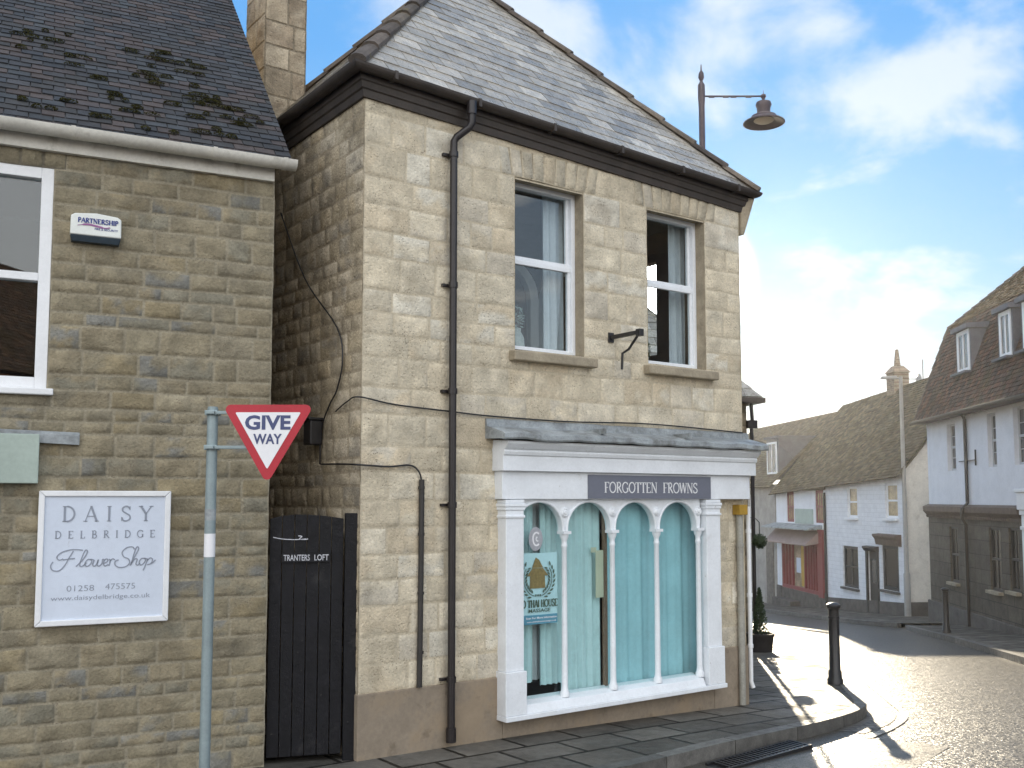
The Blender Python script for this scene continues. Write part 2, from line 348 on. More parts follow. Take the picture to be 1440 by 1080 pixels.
def fbm(x, y, z): return noise.fractal(Vector((x, y, z)), .8, 2.1, 4)

def stone_cell(mb, P, u0, u1, z0, z1, rough, relief, gap, colr, mortar, seed, step=.045, shear=0., c2=None, lean=0.):
    w, h = u1 - u0, z1 - z0
    e = .010
    def axis(L):
        n = max(2, int((L - 2 * gap - 2 * e) / step)); a = gap + e; b = L - gap - e
        return [0, gap, a] + [lerp(a, b, k / n) for k in range(1, n)] + [b, L - gap, L]
    U, Z = axis(w), axis(h)
    vs = []; cs = []
    ox = seed * 3.17
    tx, tz = rnd.uniform(-.25, .25), rnd.uniform(-.25, .25) - lean; off = rnd.uniform(-.3, .5) * relief
    for j, zz in enumerate(Z):
        for i, uu in enumerate(U):
            ring = min(i, j, len(U) - 1 - i, len(Z) - 1 - j)
            gu, gzz = u0 + uu, z0 + zz
            if ring <= 1:
                d = 0.0 if ring == 0 else -.001; c = mortar
            else:
                d = relief * .75 + off * .5 + rough * fbm(gu * 7 + ox, gzz * 7, ox) * (1 if ring > 2 else .35)
                d += (tx * (uu / w - .5) + tz * (zz / h - .5)) * rough
                if ring == 2: d *= .85
                d = max(d, .002); k = 1 + .22 * fbm(gu * 4, gzz * 4 + ox, 1.3); c = shade(colr, k)
                if c2:
                    q = min(1, max(0, (fbm(gu * 4.5 + ox, gzz * 6, ox * .7) + .05) / .35)); c = tuple(lerp(c[i_], c2[i_] * k, q) for i_ in range(3))
            wu = .006 * noise.noise(Vector((gu * 5, gzz * 5, 2.2))) if ring <= 2 else 0
            wz = .010 * noise.noise(Vector((gu * 2.3, gzz * 4, 7.7)))
            vs.append(P(gu + wu + shear * (zz / h), d, gzz + wz)); cs.append(c)
    n = len(U)
    fs = [(j * n + i, j * n + i + 1, (j + 1) * n + i + 1, (j + 1) * n + i) for j in range(len(Z) - 1) for i in range(n - 1)]
    mb.add(vs, fs, cs)
def stone_wall(mb, P, u0, u1, z0, z1, holes, hr, wr, rough, relief, gap, pal, mortar, step=.045, breaks=(), lean=0.):
    zs = sorted({z0, z1} | {z for h in holes for z in (h[2], h[3]) if z0 < z < z1} | set(breaks)); sd = 0
    for za, zb in zip(zs, zs[1:]):
        n = max(1, round((zb - za) / (sum(hr) / 2))); hs = [rnd.uniform(*hr) for _ in range(n)]; k = (zb - za) / sum(hs); z = za
        for hh in hs:
            hh *= k; ivs = [(u0, u1)]
            for h in holes:
                if h[2] < z + hh * .5 < h[3]:
                    nv = []
                    for a, b in ivs:
                        if h[1] <= a or h[0] >= b: nv.append((a, b)); continue
                        if h[0] > a: nv.append((a, h[0]))
                        if h[1] < b: nv.append((h[1], b))
                    ivs = nv
            for a, b in ivs:
                u = a
                while u < b - 1e-4:
                    ww = rnd.uniform(*wr)
                    if u + ww > b - wr[0] * .6: ww = b - u
                    c = rnd.choice(pal); c = shade(c, rnd.uniform(.93, 1.08)); sd += 1
                    stone_cell(mb, P, u, u + ww, z, z + hh, rough, relief, gap, c, mortar, sd % 97, step, 0., rnd.choice(pal), lean); u += ww
            z += hh
def tiles(mb, O, U, V, Lf, Rf, vmax, gauge, tw, th, pal, jit=.25, lap=1.6, slope_lift=None):
    O, U, V = Vector(O), Vector(U).normalized(), Vector(V).normalized(); N = U.cross(V).normalized()
    if N.z < 0: N = -N
    rows = int(vmax / gauge) + 1
    for r in range(rows):
        v0 = r * gauge; v1 = min(v0 + gauge * lap, vmax); off = (r % 2) * tw * .5
        if v1 - v0 < .02: continue
        l0, r0 = Lf(v0), Rf(v0); l1, r1 = Lf(v1), Rf(v1)
        u = math.floor(min(l0, l1) / tw) * tw - off
        while u < max(r0, r1):
            a, b = u + .004, u + tw - .004; u += tw
            a0, b0 = max(a, l0), min(b, r0); a1, b1 = max(a, l1), min(b, r1)
            if b0 - a0 < .01 and b1 - a1 < .01: continue
            if b0 <= a0: b0 = a0 = min(max(a0, l0), r0)
            if b1 <= a1: b1 = a1 = min(max(a1, l1), r1)
            j0 = rnd.uniform(-.008, .008) * jit * 4; li = rnd.uniform(0, .35) * th; lj = rnd.uniform(0, .35) * th
            c = shade(rnd.choice(pal), rnd.uniform(1 - jit, 1 + jit))
            vv0 = v0 + j0
            def p(uu, vv, h): return O + U * uu + V * vv + N * h
            hb = th * 1.15
            mb.add([p(a0, vv0, hb - th + li), p(b0, vv0, hb - th + lj), p(b0, vv0, hb + li), p(a0, vv0, hb + lj), p(b1, v1, th * .15 + lj), p(a1, v1, th * .15 + li)],
                   [(0, 1, 2, 3), (3, 2, 4, 5), (0, 3, 5), (1, 4, 2)], c)
def wall_holes(mb, x0, x1, z0f, z1f, holes, depth=.14, y=0., mi=0, ztop=None):
    xs = sorted({x0, x1} | {v for h in holes for v in h[:2]}); zs = sorted({z0f, z1f} | {v for h in holes for v in h[2:4]})
    T = ztop or (lambda x, z: z)
    for xa, xb in zip(xs, xs[1:]):
        for za, zb in zip(zs, zs[1:]):
            mx, mz = (xa + xb) / 2, (za + zb) / 2
            if any(h[0] < mx < h[1] and h[2] < mz < h[3] for h in holes): continue
            mb.quad((xa, y, T(xa, za)), (xb, y, T(xb, za)), (xb, y, T(xb, zb)), (xa, y, T(xa, zb)), mi)
    for h in holes:
        a, b, c, d = h[:4]; y1 = y + depth
        mb.quad((a, y, c), (a, y, d), (a, y1, d), (a, y1, c), mi); mb.quad((b, y, d), (b, y, c), (b, y1, c), (b, y1, d), mi)
        mb.quad((a, y, d), (b, y, d), (b, y1, d), (a, y1, d), mi); mb.quad((b, y, c), (a, y, c), (a, y1, c), (b, y1, c), mi)
def sash(parent, x0, x1, z0, z1, y, frame, pane='far_pane', nx=2, nz=2, fw=.06, bw=.025, rail=True, part='window', sill=None, deep=.05):
    m = MB(); m.box(x0, x0 + fw, y, y + deep, z0, z1); m.box(x1 - fw, x1, y, y + deep, z0, z1)
    m.box(x0 + fw, x1 - fw, y, y + deep, z1 - fw, z1); m.box(x0 + fw, x1 - fw, y, y + deep, z0, z0 + fw)
    zm = (z0 + z1) / 2
    if rail: m.box(x0 + fw, x1 - fw, y - .004, y + deep - .006, zm - .03, zm + .03)
    for i in range(1, nx): xx = lerp(x0 + fw, x1 - fw, i / nx); m.box(xx - bw / 2, xx + bw / 2, y + .008, y + deep - .01, z0 + fw, z1 - fw)
    for j in range(1, nz):
        zz = lerp(z0 + fw, z1 - fw, j / nz)
        if rail and abs(zz - zm) < .04: continue
        m.box(x0 + fw, x1 - fw, y + .010, y + deep - .012, zz - bw / 2, zz + bw / 2)
    f = m.build(part, frame, parent, bevel=.004)
    g = MB(); g.box(x0 + fw * .5, x1 - fw * .5, y + deep * .5, y + deep * .5 + .008, z0 + fw * .5, z1 - fw * .5); g.build('pane', pane, f)
    if sill: s = MB(); s.box(x0 - .06, x1 + .06, y - .16, y + .02, z0 - .08, z0 - .002); s.build('sill', sill, f, bevel=.006)
    return f
def ribbon(mb, pts, w, th=.003, closed=False):   # flat stroke in the x-z plane facing -y
    n = len(pts); Ls = []; Rs = []
    for i, (x, z) in enumerate(pts):
        a = pts[max(i - 1, 0)] if not closed else pts[i - 1]; b = pts[min(i + 1, n - 1)] if not closed else pts[(i + 1) % n]
        dx, dz = b[0] - a[0], b[1] - a[1]; l = math.hypot(dx, dz) or 1; ww = w[i] if isinstance(w, list) else w
        Ls.append((x - dz / l * ww / 2, z + dx / l * ww / 2)); Rs.append((x + dz / l * ww / 2, z - dx / l * ww / 2))
    for i in range(n if closed else n - 1):
        k = (i + 1) % n; q = [Ls[i], Rs[i], Rs[k], Ls[k]]
        mb.hexa([(p[0], 0, p[1]) for p in q] + [(p[0], -th, p[1]) for p in q])
def spline(pts, k=6):
    out = []
    P = [pts[0]] + list(pts) + [pts[-1]]
    for i in range(1, len(P) - 2):
        p0, p1, p2, p3 = P[i - 1:i + 3]
        for j in range(k):
            t = j / k
            out.append(tuple(.5 * (2 * p1[d] + (p2[d] - p0[d]) * t + (2 * p0[d] - 5 * p1[d] + 4 * p2[d] - p3[d]) * t * t + (3 * p1[d] - p0[d] - 3 * p2[d] + p3[d]) * t ** 3) for d in (0, 1)))
    out.append(pts[-1]); return out
def arc(cx, cz, rx, rz, a0, a1, n=12): return [(cx + rx * math.cos(R(lerp(a0, a1, i / n))), cz + rz * math.sin(R(lerp(a0, a1, i / n)))) for i in range(n + 1)]
TK, TN = .135, .06
def sf(x, z, w=.26): return ([(x - w / 2, z + (.025 if z < .5 else -.025)), (x + w / 2, z + (.025 if z < .5 else -.025))], .05)
GLY = {
 'A': ([([(.06, 0), (.4, 1)], TN), ([(.4, 1), (.76, 0)], TK), ([(.2, .34), (.62, .34)], TN), sf(.07, 0), sf(.76, 0)], .82),
 'B': ([([(.17, 0), (.17, 1)], TK), (arc(.3, .76, .26, .24, 90, -90), .09), (arc(.32, .26, .31, .26, 90, -90), .1), ([(.17, .97), (.32, .97)], TN), ([(.17, .52), (.32, .52)], TN), ([(.17, .03), (.34, .03)], TN), sf(.14, 0, .2), sf(.14, 1, .2)], .7),
 'D': ([([(.17, 0), (.17, 1)], TK), (arc(.3, .5, .44, .48, 90, -90), .11), ([(.17, .97), (.32, .97)], TN), ([(.17, .03), (.32, .03)], TN), sf(.14, 0, .2), sf(.14, 1, .2)], .82),
 'E': ([([(.17, 0), (.17, 1)], TK), ([(.17, .97), (.6, .97)], TN), ([(.17, .5), (.48, .5)], TN), ([(.17, .03), (.62, .03)], TN), ([(.6, 1), (.6, .82)], TN), ([(.62, 0), (.62, .2)], TN), sf(.14, 0, .2), sf(.14, 1, .2)], .7),
 'F': ([([(.17, 0), (.17, 1)], TK), ([(.17, .97), (.6, .97)], TN), ([(.17, .5), (.48, .5)], TN), ([(.6, 1), (.6, .8)], TN), sf(.17, 0), sf(.14, 1, .2)], .64),
 'G': ([(arc(.45, .5, .38, .48, 40, 330, 18), .1), ([(.74, .42), (.74, .1)], TK), sf(.72, .42, .24), ([(.74, .95), (.74, .74)], TN)], .88),
 'H': ([([(.17, 0), (.17, 1)], TK), ([(.7, 0), (.7, 1)], TK), ([(.17, .5), (.7, .5)], TN), sf(.17, 0), sf(.17, 1), sf(.7, 0), sf(.7, 1)], .86),
 'I': ([([(.17, 0), (.17, 1)], TK), sf(.17, 0), sf(.17, 1)], .34),
 'L': ([([(.17, 0), (.17, 1)], TK), ([(.17, .03), (.58, .03)], TN), ([(.58, 0), (.58, .22)], TN), sf(.17, 1), sf(.14, 0, .2)], .64),
 'N': ([([(.14, 0), (.14, 1)], TN), ([(.14, 1), (.72, 0)], TK), ([(.72, 0), (.72, 1)], TN), sf(.14, 0), sf(.1, 1, .2), sf(.72, 1)], .86),
 'O': ([(arc(.45, .5, .38, .48, 0, 360, 24), .1)], .9),
 'P': ([([(.17, 0), (.17, 1)], TK), (arc(.3, .74, .28, .25, 90, -90), .1), ([(.17, .97), (.32, .97)], TN), ([(.17, .49), (.32, .49)], TN), sf(.17, 0), sf(.14, 1, .2)], .66),
 'R': ([([(.17, 0), (.17, 1)], TK), (arc(.3, .75, .27, .24, 90, -90), .1), ([(.17, .97), (.32, .97)], TN), ([(.17, .5), (.32, .5)], TN), ([(.34, .5), (.7, 0)], .12), sf(.17, 0), sf(.14, 1, .2), sf(.72, 0, .16)], .76),
 'S': ([(spline([(.58, .8), (.48, .95), (.32, .98), (.14, .86), (.16, .66), (.36, .52), (.58, .36), (.58, .14), (.36, .02), (.18, .07), (.1, .24)]), .095), ([(.59, .98), (.59, .74)], .05), ([(.09, .02), (.09, .28)], .05)], .7),
 'T': ([([(.36, 0), (.36, 1)], TK), ([(.04, .97), (.68, .97)], TN), ([(.05, 1), (.05, .78)], TN), ([(.67, 1), (.67, .78)], TN), sf(.36, 0)], .72),
 'U': ([([(.16, 1), (.16, .3)], TK), (arc(.42, .3, .26, .28, 180, 360), .08), ([(.68, 1), (.68, .3)], TN), sf(.16, 1), sf(.68, 1)], .84),
 'W': ([([(.06, 1), (.28, 0)], TK), ([(.28, 0), (.52, 1)], TN), ([(.52, 1), (.74, 0)], TK), ([(.74, 0), (.98, 1)], TN), sf(.06, 1), sf(.52, 1, .2), sf(.98, 1)], 1.04),
 'Y': ([([(.06, 1), (.38, .48)], TK), ([(.72, 1), (.38, .48)], TN), ([(.38, .5), (.38, 0)], TK), sf(.06, 1), sf(.72, 1), sf(.38, 0)], .78),
 ' ': ([], .38)}
def serif(mb, s, x0, x1, z, h, y=0., fat=1., th=.003):   # a line of serif capitals between x0 and x1
    adv = [GLY[c][1] for c in s]; tot = sum(adv); m = MB(); extra = ((x1 - x0) - tot * h) / max(1, len(s) - 1); sx_ = 1.
    if extra < 0: sx_ = (x1 - x0) / (tot * h); extra = 0
    x = x0
    for c in s:
        for pts, w in GLY[c][0]: ribbon(m, [(x + px * h * sx_, z + pz * h) for px, pz in pts], w * h * fat, th)
        x += GLY[c][1] * h * sx_ + extra
    mb.add([(a, b + y, d) for a, b, d in m.v], m.f)
def sans(mb, s, x0, x1, z, h, y=0., bold=0., th=.002):   # a line of plain letters fitted into x0..x1, cap height h
    cu = bpy.data.curves.new('letters', 'FONT'); cu.body = s; cu.size = 1; cu.offset = bold; cu.resolution_u = 3
    o = bpy.data.objects.new('letters', cu); col.objects.link(o); dg = bpy.context.evaluated_depsgraph_get(); dg.update()
    me = bpy.data.meshes.new_from_object(o.evaluated_get(dg)); bpy.data.objects.remove(o)
    xs = [v.co.x for v in me.vertices]; k = (x1 - x0) / (max(xs) - min(xs)); mn = min(xs)
    mb.add([(x0 + (v.co.x - mn) * k, y - th, z + v.co.y * h / .73) for v in me.vertices], [tuple(p.vertices) for p in me.polygons])
    bpy.data.meshes.remove(me)

# ------------------------------------------------------------------ the ground, road, pavements
KL = [(-16, -1.0), (-9, 3.1), (-5.2, 5.0), (-3.2, 6.0), (-1.36, 6.92), (0.0, 7.55), (.91, 8.11), (1.87, 8.93), (2.7, 9.62), (3.2, 10.1), (3.58, 10.55), (3.84, 11.0), (3.98, 11.45), (4.1, 12.0), (4.3, 12.9), (4.78, 15), (5.25, 17.4), (5.9, 21.5), (6.2, 26), (6.0, 32), (5.6, 38), (5, 44), (4.2, 50), (3.2, 56)]
KR = [(6.6, 6.), (7.5, 11.5), (8.44, 16.67), (9.3, 20.9), (10.01, 25.12), (10.3, 26.4)]
KF = [(10.4, 27.2), (9.98, 28.6), (9.65, 32), (9.3, 36.1), (8.9, 41), (8.3, 46), (7.5, 52), (6.5, 58)]
def _dense(K):
    out = []
    P = [K[0]] + list(K) + [K[-1]]
    for i in range(1, len(P) - 2):
        p0, p1, p2, p3 = P[i - 1:i + 3]
        for j in range(8):
            t = j / 8; m1_ = [(p2[d] - p0[d]) * .5 for d in (0, 1)]; m2_ = [(p3[d] - p1[d]) * .5 for d in (0, 1)]
            ll = math.hypot(p2[0] - p1[0], p2[1] - p1[1]); m1_, m2_ = [[v * min(1, ll / (math.hypot(*mm) or 1)) for v in mm] for mm in (m1_, m2_)]
            out.append(tuple((2 * t**3 - 3 * t * t + 1) * p1[d] + (t**3 - 2 * t * t + t) * m1_[d] + (3 * t * t - 2 * t**3) * p2[d] + (t**3 - t * t) * m2_[d] for d in (0, 1)))
    return out + [K[-1]]
KL, KR, KF = _dense(KL), _dense(KR), _dense(KF)
def kx(K, Y):
    for (xa, ya), (xb, yb) in zip(K, K[1:]):
        if ya <= Y <= yb: return lerp(xa, xb, (Y - ya) / (yb - ya))
    return None
def frange(a, b, s):
    n = max(1, round((b - a) / s)); return [lerp(a, b, i / n) for i in range(n + 1)]
def sheet(name, m, xf, ys, dz, kind='structure', xs=1):
    mb = MB(); n = xs + 1
    for Y in ys:
        a, b = xf(Y)
        for i in range(n): mb.v.append((lerp(a, b, i / xs), Y, gz(Y) + dz)); mb.c.append((1, 1, 1))
    for j in range(len(ys) - 1):
        for i in range(xs): mb.f.append((j * n + i, j * n + i + 1, (j + 1) * n + i + 1, (j + 1) * n + i)); mb.mi.append(0)
    return tag(mb.build(name, m), kind=kind)
ROAD = -.115
sheet('ground', 'ground_earth', lambda Y: (-300, 300), [-200, -60] + frange(-20, 62, .5) + [120, 600], -.30)
sheet('road', 'asphalt', lambda Y: (-30, 30), frange(-14, 64, .4), ROAD)
sheet('pavement', 'paving', lambda Y: (-24, kx(KL, Y) - .13), frange(-.9, 50, .2), 0.)
sheet('pavement', 'paving', lambda Y: (kx(KR, Y) + .14, 26), frange(6.05, 26.3, .2), 0.)
sheet('pavement', 'paving', lambda Y: (kx(KF, Y) + .14, 26), frange(27.3, 56, .3), 0.)
def kerb(K, side, ya, yb, w=.13):
    pts = [p for p in K if ya <= p[1] <= yb]; dense = pts; mb = MB(); acc = 0; cc = None; nxt = 0
    for (xa, y0), (xb, y1) in zip(dense, dense[1:]):
        l = math.hypot(xb - xa, y1 - y0); acc += l
        if acc > nxt: cc = shade((.115, .11, .10), rnd.uniform(.75, 1.25)); nxt += .9; g = .012
        else: g = 0
        nx, ny = -(y1 - y0) / l * side, (xb - xa) / l * side
        tx, ty = (xb - xa) / l * g, (y1 - y0) / l * g
        q = [(xa + tx, y0 + ty), (xb, y1), (xb + nx * w, y1 + ny * w), (xa + tx + nx * w, y0 + ty + ny * w)]
        mb.hexa([(x, y, gz(y) - .3) for x, y in q] + [(x, y, gz(y) + (.006 if i < 2 else .007)) for i, (x, y) in enumerate(q)], cc)
    return tag(mb.build('kerb', 'kerb_stone'), kind='structure')
kerb(KL, 1, -1, 50); kerb(KR, -1, 6, 26.4); kerb(KF, -1, 27.2, 56)
def strip(name, m, pts, w0, w1, dz):
    d = spline(pts, 10); mb = MB()
    vs = []
    for i, (x, y) in enumerate(d):
        a, b = d[max(i - 1, 0)], d[min(i + 1, len(d) - 1)]; dx, dy = b[0] - a[0], b[1] - a[1]; l = math.hypot(dx, dy)
        for w in (w0, w1): X, Y = x + dy / l * w, y - dx / l * w; vs.append((X, Y, gz(Y) + dz))
    mb.add(vs, [(2 * i, 2 * i + 1, 2 * i + 3, 2 * i + 2) for i in range(len(d) - 1)])
    return tag(mb.build(name, m), kind='structure')
GUT = [(3.2, 10.1), (3.58, 10.55), (3.84, 11.0), (3.98, 11.45), (4.1, 12.0), (4.3, 12.9), (4.78, 15), (5.25, 17.4), (5.9, 21.5)]
strip('gutter', 'setts', GUT, .01, .30, ROAD + .005)
strip('road_marking', 'road_paint', [(3.35, 9.7), (3.72, 10.15), (4.1, 10.75), (4.3, 11.3), (4.45, 12.0), (4.7, 13.2), (5.2, 15.6)], .0, .075, ROAD + .009)
mb = MB(); q = [(1.6, 7.7), (2.3, 7.2), (4.0, 9.3), (3.3, 9.75)]
mb.add([(x, y, gz(y) + ROAD + .006) for x, y in q], [(0, 1, 2, 3)]); tag(mb.build('road_patch', 'patch_asphalt'), kind='structure')

# ------------------------------------------------------------------ main stone shop building
MO = (-1.2614, 8.2931, 0.0); MR = R(90 - 54.04); MF = (MO, MR)
DX, DY = Vector((math.cos(MR), math.sin(MR), 0)), Vector((-math.sin(MR), math.cos(MR), 0))
def mw(x, y, z=0): return Vector(MO) + DX * x + DY * y + Vector((0, 0, z))
WD, DP, EAVE = 4.73, 4.2, 5.46
main = thing('stone_building', 'two storey pale stone shop building with slate hipped roof and white arched shopfront', 'building', MO, MR)
HW = [(1.59, 2.435, 3.50, 5.18), (3.30, 4.165, 3.50, 5.15)]
SHOP = (1.45, 4.19, .13, 2.55)
PAL_M = [(.62, .55, .42), (.60, .53, .40), (.64, .575, .45), (.585, .51, .38), (.61, .535, .40), (.645, .60, .495), (.58, .495, .36), (.60, .535, .41), (.555, .50, .40)]
MORT_M = (.56, .49, .365)
mb = MB()
Pf = lambda u, d, z: (u, -d, z)
holes = HW + [SHOP, (1.42, 2.6, 5.18, 5.42), (3.13, 4.33, 5.15, 5.42)]
holes = [(1.59, 2.435, 3.50, 5.15), (3.30, 4.165, 3.50, 5.15), SHOP, (1.43, 2.59, 5.15, 5.42), (3.14, 4.32, 5.15, 5.42)]
stone_wall(mb, Pf, 0, WD, .50, EAVE + .10, holes, (.18, .29), (.24, .50), .011, .006, .006, PAL_M, MORT_M, .034, lean=.1)
for (a, b) in ((1.43, 2.59), (3.14, 4.32)):
    n = 9
    for i in range(n):
        u = lerp(a, b, i / n); c = shade(rnd.choice(PAL_M), rnd.uniform(.7, .95))
        stone_cell(mb, Pf, u, lerp(a, b, (i + 1) / n), 5.15, 5.42, .010, .014, .005, c, MORT_M, i, shear=(i + .5 - n / 2) * .012)
    mb.quad((a, .006, 5.13), (b, .006, 5.13), (b, .006, 5.45), (a, .006, 5.45), 0, MORT_M)
wf = mb.build('front_wall', 'pale_stone', main, smooth='all')
mb = MB()
for (a, b, c, d) in [(1.59, 2.435, 3.50, 5.15), (3.30, 4.165, 3.50, 5.15)]:
    y0, y1 = -.002, .26
    mb.quad((a, y0, c), (a, y0, d), (a, y1, d), (a, y1, c)); mb.quad((b, y0, d), (b, y0, c), (b, y1, c), (b, y1, d))
    mb.quad((a, y0, d), (b, y0, d), (b, y1, d), (a, y1, d)); mb.quad((b, y0, c), (a, y0, c), (a, y1, c), (b, y1, c))
mb.build('window_reveal', 'dressed_stone', main)
mb = MB(); mb.box(-.012, 1.44, -.022, .05, -.5, .505); mb.box(4.195, WD + .012, -.022, .05, -.5, .505); mb.box(1.441, 4.194, -.020, .05, -.5, .128)
mb.build('plinth', 'render_plinth', main, bevel=.008)
# side wall along the alley and the far end wall
PAL_R = [(.48, .41, .30), (.43, .36, .255), (.52, .45, .34), (.38, .32, .225), (.46, .38, .26), (.34, .30, .235)]
mb = MB()
stone_wall(mb, lambda u, d, z: (-d, u, z), -.002, DP, -.4, EAVE + .10, [], (.11, .21), (.15, .36), .012, .006, .008, PAL_R, (.38, .32, .23), step=.05)
mb.build('side_wall', 'rubble_stone', main, smooth='all')
mb = MB()
stone_wall(mb, lambda u, d, z: (WD + d, u, z), -.002, DP, -.5, EAVE, [(1.22, 1.66, 3.85, 5.0)], (.2, .3), (.3, .5), .010, .012, .006, PAL_M, MORT_M, step=.07)
mb.build('end_wall', 'pale_stone', main, smooth='all')
mb = MB()
mb.quad((0, DP, -.4), (WD, DP, -.4), (WD, DP, EAVE), (0, DP, EAVE)); mb.build('back_wall', 'render_plinth', main)
# rooms behind the windows
mb = MB(); x0, x1, y0, y1, z0, z1 = .12, 4.62, .27, 3.9, 2.86, 5.35
mb.quad((x0, y0, z0), (x1, y0, z0), (x1, y1, z0), (x0, y1, z0)); mb.quad((x0, y0, z1), (x0, y1, z1), (x1, y1, z1), (x1, y0, z1))
mb.quad((x0, y0, z0), (x0, y1, z0), (x0, y1, z1), (x0, y0, z1)); mb.quad((x0, y1, z0), (x1, y1, z0), (x1, y1, z1), (x0, y1, z1))
wall_holes_mb = MB(); wall_holes(wall_holes_mb, y0, y1, z0, z1, [(1.22, 1.66, 3.85, 5.0)], .10)
mb.add([(x1 + b, a, c) for a, b, c in wall_holes_mb.v], wall_holes_mb.f)
for (a, b) in ((x0, 1.585), (2.44, 3.295), (4.17, x1)): mb.quad((a, y0, z0), (b, y0, z0), (b, y0, z1), (a, y0, z1))
room = mb.build('room', 'room_wall', main)
mb = MB()   # arched white doorway in the partition at the back of the room
for cx0 in (2.65, 3.95):
    ar = [(cx0 - .5, 2.87), (cx0 - .5, 4.45)] + arc(cx0, 4.45, .5, .42, 180, 0, 16) + [(cx0 + .5, 2.87)]
    for (ax, az), (bx, bz) in zip(ar, ar[1:]):
        k = 1.24
        mb.hexa([(ax, 1.82, az), (bx, 1.82, bz), (bx, 1.90, bz), (ax, 1.90, az), (cx0 + (ax - cx0) * k, 1.82, 4.45 + (az - 4.45) * (k if az > 4.45 else 1)), (cx0 + (bx - cx0) * k, 1.82, 4.45 + (bz - 4.45) * (k if bz > 4.45 else 1)), (cx0 + (bx - cx0) * k, 1.90, 4.45 + (bz - 4.45) * (k if bz > 4.45 else 1)), (cx0 + (ax - cx0) * k, 1.90, 4.45 + (az - 4.45) * (k if az > 4.45 else 1))])
mb.build('archway', 'white_paint', room)
mb = MB(); x0, x1, y0, y1, z0, z1 = 1.3, 4.3, .42, 1.4, .1, 2.7
for q in (((x0, y0, z0), (x1, y0, z0), (x1, y1, z0), (x0, y1, z0)), ((x0, y1, z0), (x1, y1, z0), (x1, y1, z1), (x0, y1, z1)), ((x0, y0, z0), (x0, y1, z0), (x0, y1, z1), (x0, y0, z1)), ((x1, y0, z0), (x1, y1, z0), (x1, y1, z1), (x1, y0, z1)), ((x0, y0, z1), (x1, y0, z1), (x1, y1, z1), (x0, y1, z1))): mb.quad(*q)
mb.build('shop_room', 'room_dark', main)
# upper windows
for (a, b, c, d), lab in zip([(1.59, 2.435, 3.50, 5.15), (3.30, 4.165, 3.50, 5.15)], ('a', 'b')):
    y = .13; fw = .045; m = MB(); zm = lerp(c, d, .545)
    m.box(a, a + fw, y, y + .09, c, d); m.box(b - fw, b, y, y + .09, c, d); m.box(a + fw, b - fw, y, y + .09, d - fw, d); m.box(a + fw, b - fw, y, y + .09, c, c + .06)
    m.box(a + fw, b - fw, y + .012, y + .05, zm - .045, zm + .002); m.box(a + fw, b - fw, y + .03, y + .085, zm + .004, zm + .04)
    for zz0, zz1, yy in ((c + .06, zm - .045, y + .02), (zm + .04, d - fw, y + .045)):
        m.box(a + fw, a + fw + .035, yy, yy + .04, zz0, zz1); m.box(b - fw - .035, b - fw, yy, yy + .04, zz0, zz1)
    wfm = m.build('window', 'shop_paint', main, bevel=.005)
    g = MB(); g.box(a + fw, b - fw, y + .036, y + .041, c + .05, zm - .02); g.box(a + fw, b - fw, y + .062, y + .067, zm + .02, d - .04); g.build('pane', 'clear_glass', wfm)
    s = MB(); s.hexa([(a - .07, -.10, c - .115), (b + .10, -.10, c - .115), (b + .10, .13, c - .115), (a - .07, .13, c - .115), (a - .07, -.10, c - .025), (b + .10, -.10, c - .025), (b + .10, .13, c - .001), (a - .07, .13, c - .001)])
    s.build('sill', 'dressed_stone', wfm, bevel=.012)
# eaves, gutter and roof
OV = .15
def ring(mbx, prof):   # mitred profile (outward distance, z) swept round the four walls
    cs = [(0, 0, -1, -1), (WD, 0, 1, -1), (WD, DP, 1, 1), (0, DP, -1, 1)]
    n = len(prof); vs = [(cx + sx2 * o, cy + sy2 * o, z) for (cx, cy, sx2, sy2) in cs for (o, z) in prof]
    mbx.add(vs, [(i * n + k, ((i + 1) % 4) * n + k, ((i + 1) % 4) * n + (k + 1) % n, i * n + (k + 1) % n) for i in range(4) for k in range(n)])
mb = MB(); ring(mb, [(-.02, EAVE - .03), (.030, EAVE - .03), (.040, EAVE + .03), (.055, EAVE + .04), (.066, EAVE + .09), (.078, EAVE + .10), (.078, EAVE + .19), (-.02, EAVE + .19)])
mb.build('eaves_cornice', 'dark_eaves', main)
mb = MB(); g0, gzz = .079, EAVE + .195
prof = [(g0 + .055 + .06 * math.cos(R(a)), gzz + .06 * math.sin(R(a))) for a in range(180, 361, 20)]
ring(mb, prof + [(g0 + .105, gzz + .004), (g0 + .055 + .05 * math.cos(R(-45)), gzz - .035), (g0 + .055, gzz - .05), (g0 + .015, gzz - .03), (g0 + .006, gzz + .004)])
for u in frange(.2, WD - .2, .8): mb.box(u - .015, u + .015, -(g0 + .121), -g0, gzz - .068, gzz + .006)
gut = mb.build('gutter', 'dark_eaves', main)
mb = MB(); mb.hexa([(WD - .16, -.14, EAVE - .36), (WD + .10, -.14, EAVE - .36), (WD + .10, .22, EAVE - .36), (WD - .01, .22, EAVE - .36), (WD - .16, -.20, EAVE + .09), (WD + .27, -.20, EAVE + .09), (WD + .27, .26, EAVE + .09), (WD - .01, .26, EAVE + .09)])
mb = MB(); mb.hexa([(WD + .012, -.03, EAVE - .38), (WD + .05, -.04, EAVE - .38), (WD + .05, .24, EAVE - .38), (WD + .012, .24, EAVE - .38), (WD + .012, -.03, EAVE + .05), (WD + .15, -.12, EAVE + .05), (WD + .15, .28, EAVE + .05), (WD + .012, .28, EAVE + .05)])
mb.build('corbel', 'dressed_stone', main, bevel=.012)
ez = EAVE + .19; ax0, ax1, ay0, ay1 = -OV, WD + OV, -OV, DP + OV
